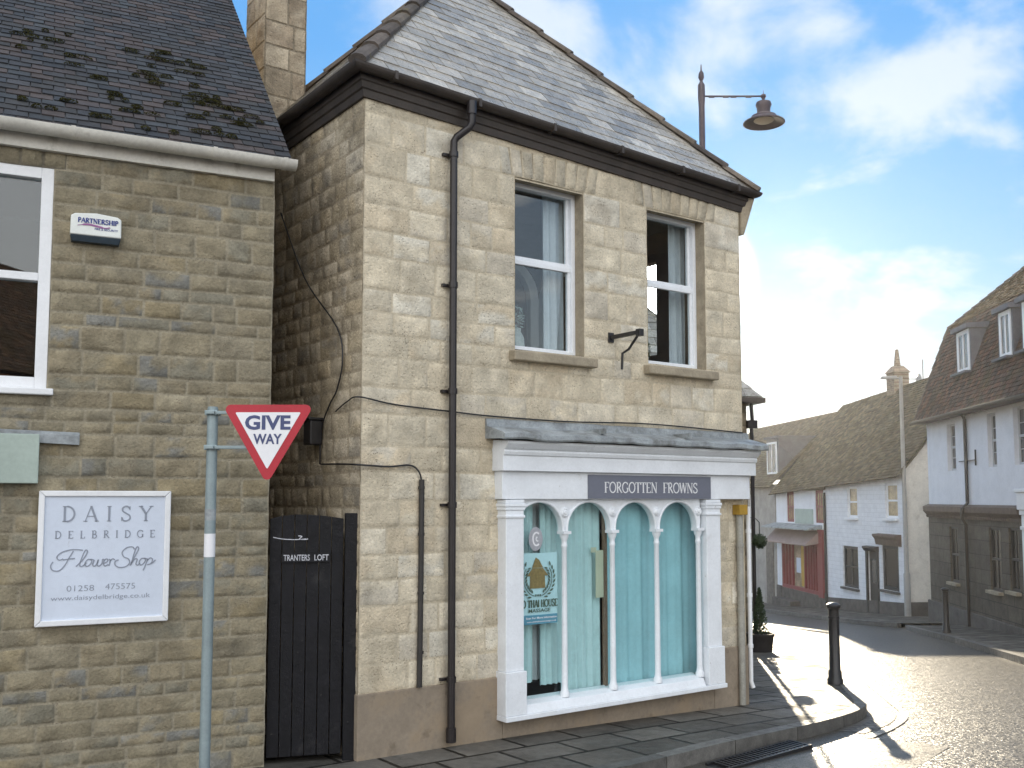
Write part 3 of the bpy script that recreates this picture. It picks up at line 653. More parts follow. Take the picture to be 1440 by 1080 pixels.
half = (ay1 - ay0) / 2; PIT = R(48.3); apx0, apx1 = ax0 + half, ax1 - half; apz = ez + half * math.tan(PIT); apy = ay0 + half
mb = MB()
A_, B_, C_, D_ = (ax0, ay0, ez), (ax1, ay0, ez), (ax1, ay1, ez), (ax0, ay1, ez); E1, E2 = (apx0, apy, apz), (apx1, apy, apz)
mb.add([A_, B_, C_, D_, E1, E2], [(0, 1, 5, 4), (1, 2, 5), (2, 3, 4, 5), (3, 0, 4)], (.06, .06, .06))
cs, sn = math.cos(PIT), math.sin(PIT); vm = half / cs
PAL_S = [(.29, .265, .225), (.34, .31, .26), (.24, .22, .19), (.38, .345, .29), (.30, .27, .225), (.42, .385, .325)]
w_ = ax1 - ax0; wd_ = ay1 - ay0
tiles(mb, A_, (1, 0, 0), (0, cs, sn), lambda v: v * cs, lambda v: w_ - v * cs, vm, .185, .31, .010, PAL_S, .18)
tiles(mb, B_, (0, 1, 0), (-cs, 0, sn), lambda v: v * cs, lambda v: wd_ - v * cs, vm, .185, .31, .010, PAL_S, .18)
tiles(mb, C_, (-1, 0, 0), (0, -cs, sn), lambda v: v * cs, lambda v: w_ - v * cs, vm, .185, .31, .010, PAL_S, .18)
tiles(mb, D_, (0, -1, 0), (cs, 0, sn), lambda v: v * cs, lambda v: wd_ - v * cs, vm, .185, .31, .010, PAL_S, .18)
roof = mb.build('roof', 'slate', main)
mb = MB()
def capline(a, b, r=.066, l=.45, cc=((.12, .10, .085), (.16, .135, .11), (.10, .085, .075))):
    a, b = Vector(a), Vector(b); L = (b - a).length; t = (b - a) / L; n = max(1, int(L / l)); up = Vector((0, 0, 1)); s = t.cross(up).normalized(); nn = s.cross(t).normalized()
    for i in range(n):
        p, q = a + t * (L * i / n), a + t * (L * (i + 1) / n + .03); vs = []
        for (o, k, dz) in ((p, 1.0, .02), (q, .9, 0)):
            for j in range(7):
                an = R(lerp(-20, 200, j / 6)); vs.append(o + s * math.cos(an) * r * k * 1.25 + nn * (math.sin(an) * r * k * .8 + dz))
        mb.add(vs, [(j, j + 1, 8 + j, 7 + j) for j in range(6)] + [tuple(range(7))[::-1], tuple(range(7, 14))], shade(rnd.choice(cc), rnd.uniform(.8, 1.2)))
for a in (A_, D_): capline(a, E1)
for a in (B_, C_): capline(a, E2)
capline(E1, E2); mb.build('hip_tiles', 'old_tile', roof)
for o in main.children_recursive:
    if o.name.split('.')[0] in ('eaves_cornice', 'gutter', 'roof', 'hip_tiles'):
        for v in o.data.vertices: v.co.z += .10 - .04 * v.co.x
# stone chimney on the slope towards the alley
mb = MB(); cx0, cx1, cy0, cy1 = .30, .80, 3.05, 3.62
PAL_C = [(.40, .33, .24), (.34, .28, .20), (.45, .38, .28), (.30, .24, .17)]
stone_wall(mb, lambda u, d, z: (u, cy0 - d, z), cx0, cx1, 6.1, 9.4, [], (.26, .34), (.22, .36), .012, .012, .006, PAL_C, (.26, .22, .16), .07)
stone_wall(mb, lambda u, d, z: (cx0 - d, u, z), cy0 - .01, cy1, 6.1, 9.4, [], (.26, .34), (.22, .36), .012, .012, .006, PAL_C, (.26, .22, .16), .07)
stone_wall(mb, lambda u, d, z: (cx1 + d, u, z), cy0 - .01, cy1, 6.1, 9.4, [], (.26, .34), (.22, .36), .012, .012, .006, PAL_C, (.26, .22, .16), .07)
mb.quad((cx0, cy1, 6.1), (cx1, cy1, 6.1), (cx1, cy1, 9.4), (cx0, cy1, 9.4), 0, PAL_C[0]); mb.cc = PAL_C[1]
mb.box(cx0 - .09, cx1 + .09, cy0 - .09, cy1 + .09, 9.4, 9.56); mb.lathe([(.12, 9.56), (.10, 10.0), (.12, 10.02)], .55, 3.33, 12)
chim = mb.build('chimney', 'rubble_stone', main)
# rainwater downpipe with swan neck
mb = MB(); xd = .858
mb.tube([(xd + .13, -.17, EAVE + .21), (xd + .13, -.17, EAVE + .02), (xd + .115, -.155, EAVE - .02), (xd + .02, -.09, EAVE - .11), (xd, -.075, EAVE - .15), (xd, -.075, EAVE - .3), (xd, -.075, .03)], .034, 12)
mb.tube([(xd + .13, -.17, EAVE + .22), (xd + .13, -.17, EAVE + .10)], .045, 12)
for z in (EAVE - .27, 4.0, 3.05, 2.05, .55): mb.tube([(xd, -.075, z - .025), (xd, -.075, z + .025)], .042, 12); mb.box(xd - .085, xd + .06, -.04, .0, z - .012, z + .012)
mb.tube([(xd, -.075, .14), (xd, -.075, .02)], .044, 12)
mb.build('downpipe', 'brown_pipe', main, smooth=True)
mb = MB(); xg = 4.60
mb.tube([(xg, -.05, 1.93), (xg, -.05, .6), (xg - .005, -.055, .3), (xg - .01, -.06, -.11)], .036, 12)
for z in (1.6, .9): mb.tube([(xg, -.05, z - .02), (xg, -.05, z + .02)], .043, 12)
mb.build('grey_conduit', 'grey_pipe', main, smooth=True)
mb = MB(); mb.box(xg - .06, xg + .07, -.11, -.003, 1.93, 2.04); mb.build('junction_box', 'meter_yellow', main, bevel=.006)
mb = MB(); mb.tube([(WD + .03, -.035, 2.02), (WD + .03, -.035, .12), (WD + .045, -.05, .05)], .024, 10)
for z in (1.75, 1.05, .5): mb.tube([(WD + .03, -.035, z - .02), (WD + .03, -.035, z + .02)], .031, 10)
mb.build('white_pipe', 'white_paint', main, smooth=True)

# ------------------------------------------------------------------ the shopfront (a part of the building) and what hangs on or behind it
sh = MB()
sh.box(1.375, 4.235, -.17, .02, .13, .175); sh.hexa([(1.61, -.155, .175), (3.93, -.155, .175), (3.93, .05, .175), (1.61, .05, .175), (1.61, -.12, .25), (3.93, -.12, .25), (3.93, .05, .29), (1.61, .05, .29)])
shop = sh.build('shopfront', 'shop_paint', main, bevel=.006)
for (a, b) in ((1.39, 1.60), (3.985, 4.205)):
    m = MB(); m.box(a - .012, b + .012, -.158, .02, .176, .56); m.box(a + .005, b - .005, -.135, .02, .561, 2.0)
    m.box(a - .004, b + .004, -.148, .02, 1.93, 1.955); m.box(a - .006, b + .006, -.143, .02, 2.0, 2.03); m.box(a - .013, b + .013, -.150, .02, 2.031, 2.062); m.box(a, b, -.14, .02, 2.063, 2.095)
    m.build('pilaster', 'shop_paint', shop, bevel=.006)
BX = [1.515, 2.119, 2.724, 3.323, 3.925]; ZS, ZT = 1.80, 2.10
m = MB(); yf, yb = -.075, .0
for i in range(4):
    x0, x1 = BX[i] + .028, BX[i + 1] - .028; c = (x0 + x1) / 2; r = (x1 - x0) / 2; n = 22
    if i == 0: x0 = BX[0] + .028
    pts = [(c - r * math.cos(math.pi * k / n), ZS + .275 * math.sin(math.pi * k / n) ** .9) for k in range(n + 1)]
    for (ax, az), (bx, bz) in zip(pts, pts[1:]):
        m.quad((ax, yf, az), (bx, yf, bz), (bx, yf, ZT), (ax, yf, ZT)); m.quad((ax, yf, az), (ax, yb, az), (bx, yb, bz), (bx, yf, bz)); m.quad((ax, yb, az), (ax, yb, ZT), (bx, yb, ZT), (bx, yb, bz))
for i in range(5):
    x0, x1 = BX[i] - .028, BX[i] + .028; m.box(x0, x1, yf, yb, ZS - .03, ZT)
m.build('arches', 'shop_paint', shop)
m = MB()   # raised mouldings that follow the arches
for i in range(4):
    x0, x1 = BX[i] + .022, BX[i + 1] - .022; c = (x0 + x1) / 2; r = (x1 - x0) / 2
    m.tube([(c - r * math.cos(math.pi * k / 20), yf - .004, ZS + .281 * math.sin(math.pi * k / 20) ** .9) for k in range(21)], .014, 8)
m.build('arch_moulding', 'shop_paint', shop, smooth=True)
for i in range(1, 5):
    m = MB(); x = BX[i]
    m.lathe([(.045, .262), (.045, .30), (.034, .32), (.030, .36), (.027, 1.0), (.025, 1.64), (.030, 1.65), (.030, 1.67), (.025, 1.68), (.027, 1.71), (.042, 1.745), (.044, 1.77)], x, -.068, 16); m.box(x - .048, x + .048, -.118, -.018, 1.771, 1.80)
    m.build('colonnette', 'shop_paint', shop, smooth=True)
    m = MB(); m.lathe([(.001, yf - .03), (.018, yf - .03), (.026, yf - .018), (.034, yf - .022), (.045, yf - .01), (.05, yf + .002)], x + .0, 1.975, 14, axis='y'); m.build('rosette', 'shop_paint', shop, smooth=True)
m = MB(); m.box(1.36, 4.66, -.125, .02, 2.10, 2.355); m.box(4.66, 4.72, -.10, .0, 2.10, 2.355); m.build('frieze', 'shop_paint', shop, bevel=.005)
m = MB(); prof = [(.02, 2.356), (-.175, 2.356), (-.175, 2.495), (-.19, 2.50), (-.20, 2.53), (-.19, 2.545), (-.215, 2.56), (-.25, 2.60), (-.25, 2.625), (.02, 2.64)]
m.prism(prof, 'x', 1.335, 4.74); m.build('cornice', 'shop_paint', shop, bevel=.004)
m = MB(); nseg = 30; rowsv = []
for i in range(nseg + 1):
    x = lerp(1.255, 4.80, i / nseg); w = .012 * fbm(x * 2.2, 0, 3) ; w2 = .018 * fbm(x * 3.1, 5, 1)
    prof = [(-.004, 2.835 + w * .5), (-.022, 2.83 + w * .5), (-.03, 2.765 + w), (-.15, 2.735 + w), (-.285, 2.70 + w2), (-.31, 2.685 + w2), (-.312, 2.645 + w2), (-.30, 2.63 + w2), (-.26, 2.642), (-.004, 2.65)]
    rowsv.append([(x, y, z) for y, z in prof])
n = len(rowsv[0]); m.add([p for r_ in rowsv for p in r_], [(i * n + k, i * n + (k + 1) % n, (i + 1) * n + (k + 1) % n, (i + 1) * n + k) for i in range(nseg) for k in range(n)] + [tuple(range(n)), tuple(range(nseg * n, nseg * n + n))[::-1]])
for x in (2.45, 3.62): m.box(x - .015, x + .015, -.29, -.025, 2.72, 2.775)
m.build('lead_capping', 'lead', shop, smooth=True)
m = MB(); m.box(BX[0] - .02, BX[4] + .02, -.022, -.016, .27, 2.09); m.build('shop_window_pane', 'shop_glass', shop)
sign = thing('shop_sign', 'blue grey sign panel reading FORGOTTEN FROWNS on the white shop fascia', 'sign', mw(0, 0), MR)
m = MB(); m.box(2.365, 4.06, -.137, -.1265, 2.105, 2.335); m.build('sign_panel', 'fascia_slate', sign)
m = MB(); serif(m, 'FORGOTTEN', 2.565, 3.275, 2.163, .105, -.1375, 1.05); m.build('lettering', 'fascia_letters', sign); m = MB(); serif(m, 'FROWNS', 3.355, 3.86, 2.163, .105, -.1375, 1.05); m.build('lettering', 'fascia_letters', sign)
def curtain(x0, x1, y, z0, z1, m, label, folds, amp=.022, lean=0.):
    mb = MB(); n = int((x1 - x0) / .012); ph = rnd.uniform(0, 6); th = .004; rows = 10
    vs = []
    for side in (0, 1):
        for j in range(rows + 1):
            t = j / rows
            for i in range(n + 1):
                u = i / n; x = lerp(x0, x1, u) + lean * (1 - t) * (.5 - u)
                d = amp * (math.sin(folds * 6.283 * u + ph + .6 * math.sin(t * 2)) + .5 * math.sin(folds * 2.3 * 6.283 * u + 1.3 * ph)) * lerp(1., .75, t)
                vs.append((x, y + d + side * th, lerp(z0, z1, t)))
    N = n + 1; K = (rows + 1) * N
    fs = [(j * N + i, j * N + i + 1, (j + 1) * N + i + 1, (j + 1) * N + i) for j in range(rows) for i in range(n)]
    fs += [tuple(K + q for q in f[::-1]) for f in fs]
    mb.add(vs, fs); o = mb.build('curtain', m, None, smooth='all'); put(o, MF); return tag(o, label, 'curtain')
curtain(1.50, 1.86, .085, .40, 2.2, 'curtain_pale', 'pale sheer curtain behind the first arched pane, left of its gap', 4)
curtain(1.93, 2.20, .085, .36, 2.2, 'curtain_pale', 'pale sheer curtain hanging between the massage poster and the first colonnette', 4)
curtain(2.21, 2.70, .085, .26, 2.2, 'curtain_pale', 'pale curtain filling the second arched pane, beside a yellow paper', 5, .02)
curtain(2.76, 3.42, .085, .26, 2.2, 'curtain_teal', 'smooth teal curtain filling the third arched pane', 3, .012)
curtain(3.36, 4.10, .130, .26, 2.2, 'curtain_teal', 'deep teal curtain filling the arched pane nearest the street corner', 3, .014)
curtain(1.80, 2.02, .17, .40, 2.2, 'curtain_white', 'grey white drape seen in the gap of the first pane', 2, .015)
m = MB(); m.box(2.70, 2.735, .02, .06, .27, 2.08); tag(put(m.build('wooden_post', 'wood_brown'), MF), 'brown wooden post standing inside the second arched pane', 'post')
m = MB(); m.box(2.585, 2.685, .020, .024, 1.14, 1.60); m.box(2.53, 2.60, .025, .028, 1.58, 1.63); tag(put(m.build('paper_notice', 'paper_yellow'), MF), 'pale yellow paper sheet leaning in the second arched pane', 'notice')
# massage poster on the inside of the first pane
po = thing('window_poster', 'clear poster with a gold house emblem reading OLD THAI HOUSE MASSAGE in first pane', 'poster', mw(0, 0), MR)
m = MB(); m.box(1.56, 2.075, -.0155, -.0125, .945, 1.60); pf = m.build('film', 'poster_film', po)
pc, pz = 1.835, 1.375; Y = -.0230
m = MB(); m.prism([(pc - .09, pz - .10), (pc + .09, pz - .10), (pc + .085, pz + .02), (pc - .085, pz + .02)], 'y', Y - .002, Y); m.prism([(pc - .125, pz + .015), (pc + .125, pz + .015), (pc + .06, pz + .085), (pc - .06, pz + .085)], 'y', Y - .0045, Y - .0025)
m.prism([(pc - .065, pz + .088), (pc + .065, pz + .088), (pc + .02, pz + .16), (pc - .02, pz + .185)], 'y', Y - .002, Y); m.build('house_emblem', 'poster_gold', po)
m = MB()
for s in (-1, 1):
    ribbon(m, [(pc + s * .165 * math.cos(R(a)), pz - .01 + .165 * math.sin(R(a))) for a in range(-75, 45, 10)], .006)
    for a in range(-66, 46, 13):
        for rr, da in ((.145, 10), (.187, 8)):
            x, z = pc + s * rr * math.cos(R(a)), pz - .01 + rr * math.sin(R(a)); x2, z2 = pc + s * (rr + (rr - .165) * .9) * math.cos(R(a + da * 1.4)), pz - .01 + (rr + (rr - .165) * .9) * math.sin(R(a + da * 1.4))
            ribbon(m, [(x, z), ((x + x2) / 2, (z + z2) / 2), (x2, z2)], [.006, .018, .003])
for dx in (-.03, -.01, .01, .03): ribbon(m, [(pc + dx - .005, pz - .165), (pc + dx + .005, pz - .165)], .02)
m.v = [(a, b + Y - .005, c) for a, b, c in m.v]; serif(m, 'OLD THAI HOUSE', 1.585, 2.072, 1.10, .068, Y, 1.25); sans(m, 'MASSAGE', 1.73, 1.985, 1.055, .033, Y, .015); m.build('poster_lettering', 'poster_green', po)
m = MB(); m.box(1.56, 2.07, Y, -.0225 + .0045, .945, 1.03); m.build('information_bar', 'poster_bar', po)
m = MB(); sans(m, 'Scan For More Information', 1.70, 2.06, .995, .018, Y, .02); sans(m, 'www.oldthaihousemassage.co.uk', 1.71, 2.055, .963, .014, Y, .01); m.build('information_text', 'fascia_letters', po)
m = MB(); m.lathe([(.001, Y - .004), (.085, Y - .004), (.095, Y - .002), (.097, Y)], 0, 0, 24, axis='y'); m.v = [(1.815 + a * .85, b, 1.73 + c * 1.15) for a, b, c in m.v]; em = m.build('oval_emblem', 'poster_grey', po)
m = MB(); ribbon(m, arc(1.82, 1.73, .042, .06, 50, 310, 14), .016); ribbon(m, spline([(1.83, 1.75), (1.815, 1.735), (1.82, 1.715), (1.84, 1.71)]), .012); m.v = [(a, b + Y - .004, c) for a, b, c in m.v]; m.build('emblem_letter', 'sign_white', em)
# things inside the upper windows
curtain(2.17, 2.42, .34, 2.95, 5.2, 'curtain_white', 'white curtain drawn to the right of the upper window nearest the downpipe', 3, .03)
curtain(3.93, 4.18, .34, 2.95, 5.2, 'curtain_white', 'white curtain drawn to the right of the upper window above the street corner', 3, .03)
def leaves(mb, c, rad, n, size, seed=1, flat=1., drop=0):
    r = random.Random(seed)
    for _ in range(n):
        while True:
            p = Vector((r.uniform(-1, 1), r.uniform(-1, 1), r.uniform(-1, 1)))
            if .25 < p.length < 1: break
        p = Vector((p.x * rad[0], p.y * rad[1], p.z * rad[2])); s = size * r.uniform(.6, 1.3)
        a = Vector((r.uniform(-1, 1), r.uniform(-1, 1), r.uniform(-1, 1))).normalized(); b = a.orthogonal().normalized(); o = Vector(c) + p
        mb.add([o - a * s, o + b * s * .45, o + a * s, o - b * s * .45], [(0, 1, 2, 3)])
ps = thing('potted_plant', 'small green plant in a pale pot on the sill of the right upper window', 'plant', mw(3.62, .42, 3.51), MR)
m = MB(); m.lathe([(.05, 0), (.07, .12), (.075, .13), (.06, .13), (.055, .11)], 0, 0, 14); m.build('pot', 'vase', ps, smooth=True)
m = MB(); leaves(m, (0, 0, .22), (.10, .08, .11), 160, .028, 4); m.build('foliage', 'pot_plant', ps)
ps = thing('vase_of_flowers', 'white vase of pale stems inside the left upper window', 'vase', mw(1.90, .40, 3.51), MR)
m = MB(); m.lathe([(.06, 0), (.085, .08), (.08, .17), (.045, .24), (.05, .27), (.04, .26)], 0, 0, 16); m.build('vase_body', 'vase', ps, smooth=True)
m = MB(); leaves(m, (0, 0, .38), (.09, .07, .13), 120, .025, 9); m.build('stems', 'pale_green_board', ps)
m = MB(); m.box(1.5, 2.5, .262, .52, 3.46, 3.505); m.box(3.2, 4.25, .262, .52, 3.46, 3.505); m.build('inner_sill', 'white_paint', main)
# wall fittings on the stone front
br = thing('sign_bracket', 'empty black iron sign bracket between the two upper windows', 'bracket', mw(2.78, 0, 3.72), MR)
m = MB(); m.box(-.035, .035, -.02, .0, -.05, .05); m.hexa([(-.018, -.42, -.02), (.018, -.42, -.02), (.018, -.02, -.02), (-.018, -.02, -.02), (-.018, -.42, .02), (.018, -.42, .02), (.018, -.02, .02), (-.018, -.02, .02)]); m.box(-.028, .028, -.46, -.40, -.04, .03); m.build('arm', 'black_iron', br, bevel=.004)
m = MB(); m.tube([(0, -.40, -.03), (0, -.27, -.15), (0, -.18, -.18), (0, -.17, -.34)], .013, 8); m.build('hook', 'black_iron', br, smooth=True)
def cable(pts, r, label, m='black_iron', fr=MF, name='cable'):
    mb = MB(); mb.tube(spline_3d(pts), r, 6); o = mb.build(name, m, None, smooth='all'); put(o, fr); return tag(o, label, 'cable')
def spline_3d(pts, k=6):
    a = spline([(p[0], p[1]) for p in pts], k); b = spline([(p[2], 0) for p in pts], k)
    return [(p[0], p[1], q[0]) for p, q in zip(a, b)]
cable([(-.03, .42, 2.86), (-.03, .2, 2.93), (-.035, -.03, 2.95), (.3, -.03, 2.905), (.86, -.03, 2.875), (1.3, -.03, 2.855), (2.2, -.035, 2.845), (3.3, -.035, 2.87), (4.7, -.03, 2.835)], .007, 'thin black cable running across the stone front above the lead capping')
cable([(-.03, 1.7, 4.92), (-.03, 1.1, 4.15), (-.03, .42, 3.6), (-.03, .30, 3.3), (-.03, .40, 3.05), (-.03, .55, 2.92), (-.03, .70, 2.72), (-.03, .72, 2.41)], .007, 'thin black cable looping down the shaded alley wall above the gate')
cable([(-.03, .70, 2.41), (-.03, .3, 2.40), (-.035, -.03, 2.385), (.25, -.03, 2.375), (.46, -.03, 2.39), (.55, -.03, 2.33), (.575, -.03, 2.24)], .008, 'thin black cable curving from the alley wall to the conduit top')
m = MB(); m.tube([(.575, -.03, 2.27), (.572, -.032, 1.5), (.565, -.03, .51)], .024, 10)
for z in (2.2, 1.8, 1.3, .8): m.tube([(.572, -.031, z - .012), (.572, -.031, z + .012)], .029, 10)
tag(put(m.build('cable_conduit', 'dark_frame', None, smooth=True), MF), 'dark vertical cable conduit between the gate and the brown downpipe', 'conduit')
wlmp = thing('wall_lamp', 'dark box lamp on the alley wall above the black gate', 'lamp', mw(0, .77, 2.58), MR)
m = MB(); m.box(-.14, -.02, -.075, .075, 0, .22); m.build('housing', 'black_iron', wlmp, bevel=.012)
m = MB(); m.box(-.155, -.01, -.085, .085, .221, .245); m.build('hood', 'black_iron', wlmp, bevel=.006)

# ------------------------------------------------------------------ black alley gate
LO = (-1.9746, 8.1123, 0.0); LR = R(90 - 64.0); LF = (LO, LR)
gx = Vector((MO[0] - LO[0], MO[1] - LO[1], 0)); GR = math.atan2(gx.y, gx.x); GW = gx.length
gate = thing('alley_gate', 'black plank gate lettered TRANTERS LOFT between two stone buildings', 'gate', LO, GR)
m = MB(); np_ = 6; xw0, xw1 = .012, GW - .125
for i in range(np_):
    a, b = lerp(xw0, xw1, i / np_), lerp(xw0, xw1, (i + 1) / np_); za = 1.94 + .035 * math.sin(math.pi * (i / np_) ** .8); zb = 1.94 + .035 * math.sin(math.pi * ((i + 1) / np_) ** .8); d = rnd.uniform(0, .006)
    m.hexa([(a + .003, .06 - d, .03), (b - .003, .06 - d, .03), (b - .003, .09, .03), (a + .003, .09, .03), (a + .003, .06 - d, za), (b - .003, .06 - d, zb), (b - .003, .09, zb), (a + .003, .09, za)])
m.build('planks', 'black_wood', gate, bevel=.003)
m = MB(); m.box(GW - .115, GW - .015, .03, .13, -.1, 1.985); m.build('gate_post', 'black_wood', gate, bevel=.006)
m = MB(); m.box(.11, .50, .034, .048, 1.585, 1.665); nb = m.build('name_board', 'black_wood', gate)
m = MB(); sans(m, 'TRANTERS', .125, .335, 1.60, .05, .0335, .01); m.build('lettering', 'chalk_letters', gate); m = MB(); sans(m, 'LOFT', .372, .487, 1.60, .05, .0335, .01); m.build('lettering', 'chalk_letters', gate)
m = MB(); ribbon(m, spline([(.04, 1.79), (.12, 1.775), (.22, 1.77), (.3, 1.775)]), .006); ribbon(m, spline([(.24, 1.80), (.27, 1.795), (.25, 1.775), (.29, 1.77), (.32, 1.775)]), .007); m.v = [(a, b + .053, c) for a, b, c in m.v]; m.build('latch', 'chalk_letters', gate)

# ------------------------------------------------------------------ the house on the left
LW = 5.2
lh = thing('stone_house', 'grey brown stone house with mossy dark tiled roof beside the alley', 'house', LO, LR)
HL = (-2.92, -1.665, 2.92, 4.60)
PAL_L = [(.275, .237, .162), (.258, .226, .16), (.245, .226, .17), (.22, .215, .19), (.285, .238, .15), (.265, .226, .153), (.247, .217, .155), (.28, .243, .168), (.258, .224, .153), (.27, .236, .163)]
mb = MB()
stone_wall(mb, Pf, -LW, 0, -.4, 4.83, [HL, (-3.0, -1.585, 4.60, 4.80)], (.085, .185), (.18, .42), .020, .011, .006, PAL_L, (.32, .285, .21), .026, lean=.28)
for i in range(9):
    u0, u1 = lerp(-3.0, -1.585, i / 9), lerp(-3.0, -1.585, (i + 1) / 9)
    stone_cell(mb, Pf, u0, u1, 4.60, 4.80, .012, .014, .006, shade(rnd.choice(PAL_L), rnd.uniform(.85, 1.1)), (.185, .165, .125), i)
mb.build('front_wall', 'grey_stone', lh, smooth='all')
mb = MB(); a, b, c, d = HL
mb.quad((a, 0, c), (a, 0, d), (a, .25, d), (a, .25, c)); mb.quad((b, 0, d), (b, 0, c), (b, .25, c), (b, .25, d)); mb.quad((a, 0, d), (b, 0, d), (b, .25, d), (a, .25, d)); mb.quad((b, 0, c), (a, 0, c), (a, .25, c), (b, .25, c))
mb.build('window_reveal', 'dressed_stone', lh)
LP = R(42.7); RY, RZ = 3.25, 4.92 + (3.25 + .06) * math.tan(LP)
mb = MB(); gp = [(.012, -.4), (6.4, -.4), (6.4, 4.83), (RY, RZ - .12), (.012, 4.83)]
mb.prism(gp, 'x', -.10, 0.0); mb.prism(gp, 'x', -LW, -LW + .1); mb.box(-LW + .101, -.101, 6.3, 6.4, -.4, 4.83); mb.build('gable_wall', 'dressed_stone', lh)
f = sash(lh, *HL, .005, 'white_paint', 'clear_glass', 2, 1, .085, .05, True, 'window', None, .10)
mb = MB(); mb.box(HL[0] - .05, HL[1] + .045, -.06, .02, HL[2] - .05, HL[2] - .001); mb.build('sill', 'white_paint', f, bevel=.008)
mb = MB(); x0, x1, y0, y1, z0, z1 = -3.6, -1.2, .26, 2.2, 2.5, 4.75
for q in (((x0, y0, z0), (x1, y0, z0), (x1, y1, z0), (x0, y1, z0)), ((x0, y1, z0), (x1, y1, z0), (x1, y1, z1), (x0, y1, z1)), ((x0, y0, z0), (x0, y1, z0), (x0, y1, z1), (x0, y0, z1)), ((x1, y0, z0), (x1, y1, z0), (x1, y1, z1), (x1, y0, z1)), ((x0, y0, z1), (x1, y0, z1), (x1, y1, z1), (x0, y1, z1))): mb.quad(*q)
mb.build('room', 'room_dark', lh)
# roof of plain tiles
rs, rc = math.sin(LP), math.cos(LP); vmx = (RY + .11) / rc
O1 = (-LW - .1, -.11, 4.92 - .05 * math.tan(LP))
mb = MB(); mb.add([O1, (.11, O1[1], O1[2]), (.11, RY, O1[2] + vmx * rs), (-LW - .1, RY, O1[2] + vmx * rs), (-LW - .1, 2 * RY + .11, O1[2]), (.11, 2 * RY + .11, O1[2])], [(0, 1, 2, 3), (3, 2, 5, 4)], (.03, .03, .03))
PAL_T = [(.038, .040, .045), (.046, .046, .05), (.032, .036, .043), (.056, .047, .047), (.043, .048, .054), (.036, .036, .037), (.062, .05, .047)]
tiles(mb, O1, (1, 0, 0), (0, rc, rs), lambda v: 0, lambda v: LW + .22, vmx, .1, .168, .014, PAL_T, .2)
tiles(mb, (.12, 2 * RY + .11, O1[2]), (-1, 0, 0), (0, -rc, rs), lambda v: 0, lambda v: LW + .22, vmx, .1, .168, .014, PAL_T, .2)
lr = mb.build('roof', 'clay_tile', lh)
mb = MB(); r2 = random.Random(21)
def on_roof(u, v): return Vector(O1) + Vector((1, 0, 0)) * u + Vector((0, rc, rs)) * v + Vector((0, -rs, rc)) * .018
clus = [(5.2 - 1.62, 1.85), (3.25, 1.75), (4.75, 1.0), (4.45, 1.9), (3.7, .35), (4.95, .55), (4.2, .75), (3.95, 1.35), (4.35, 1.25), (4.7, .3), (5.05, .8), (4.6, 1.55)]
for cu_, cv_ in clus:
    for _ in range(r2.randint(4, 8)):
        u, v = cu_ + r2.gauss(0, .20), cv_ + r2.gauss(0, .13)
        if not 0 < v < vmx or u > 5.3: continue
        v = round(v / .1) * .1 + .015; w = r2.uniform(.025, .10); h = r2.uniform(.02, .045); N_ = Vector((0, -rs, rc))
        for _ in range(int(2600 * w * (h / .03)) + 30):
            a, b = r2.uniform(-1, 1), r2.uniform(-1, 1)
            q = a * a + b * b + .5 * noise.noise(Vector((u * 9 + a * 2, v * 9 + b * 2, 0)))
            if q > 1: continue
            p = on_roof(u + a * w, v + b * h) + N_ * (.024 * math.sqrt(max(0, 1 - q)) - .004); s = r2.uniform(.004, .008)
            d1 = Vector((r2.uniform(-1, 1), r2.uniform(-1, 1), r2.uniform(-1, 1))).normalized(); d2 = d1.orthogonal().normalized()
            mb.add([p - d1 * s, p + d2 * s, p + d1 * s, p - d2 * s], [(0, 1, 2, 3)])
mo = mb.build('moss', 'moss', lr); mo['kind'] = 'stuff'
mb = MB(); mb.box(-LW, -.015, -.055, -.004, 4.72, 4.83); mb.build('fascia_board', 'gutter_plastic', lh, bevel=.004)
mb = MB(); gy, gzl = -.150, 4.875; L0, L1 = -LW - .1, .125
pr = [(gy + .074 * math.cos(R(a)), gzl + .074 * math.sin(R(a))) for a in range(180, 361, 18)] + [(gy + .052, gzl), (gy + .036, gzl - .036), (gy, gzl - .05), (gy - .036, gzl - .036), (gy - .052, gzl)]
mb.prism(pr, 'x', L0, L1); mb.prism([(gy + .074 * math.cos(R(a)), gzl + .074 * math.sin(R(a))) for a in range(180, 361, 18)], 'x', L1, L1 + .012)
for u in (-4.6, -3.6, -2.6, -1.55, -.52, .04):
    mb.prism([(gy + .080 * math.cos(R(a)), gzl + .004 + .082 * math.sin(R(a))) for a in range(180, 361, 18)], 'x', u - .016, u + .016)
mb.build('gutter', 'gutter_plastic', lh, smooth=True)
# things on the left house
al = thing('alarm_box', 'white burglar alarm box marked PARTNERSHIP on the left stone wall', 'alarm', Vector(LO) + Vector((math.cos(LR), math.sin(LR), 0)) * -1.365, LR)
m = MB(); m.prism([(-.18, 4.095), (.18, 4.095), (.178, 4.24), (.15, 4.258), (0, 4.272), (-.15, 4.258), (-.178, 4.24)], 'y', -.085, -.012); m.build('cover', 'alarm_white', al, bevel=.008)
m = MB(); m.hexa([(-.165, -.07, 4.045), (.165, -.07, 4.045), (.17, -.012, 4.045), (-.17, -.012, 4.045), (-.178, -.083, 4.094), (.178, -.083, 4.094), (.178, -.012, 4.094), (-.178, -.012, 4.094)]); m.build('base', 'alarm_base', al, bevel=.004)
m = MB(); serif(m, 'PARTNERSHIP', -.13, .155, 4.19, .036, -.086, 1.9); m.build('lettering', 'alarm_blue', al); m = MB(); sans(m, 'FIRE & SECURITY', -.01, .155, 4.142, .016, -.086, .02); m.build('lettering', 'alarm_blue', al)
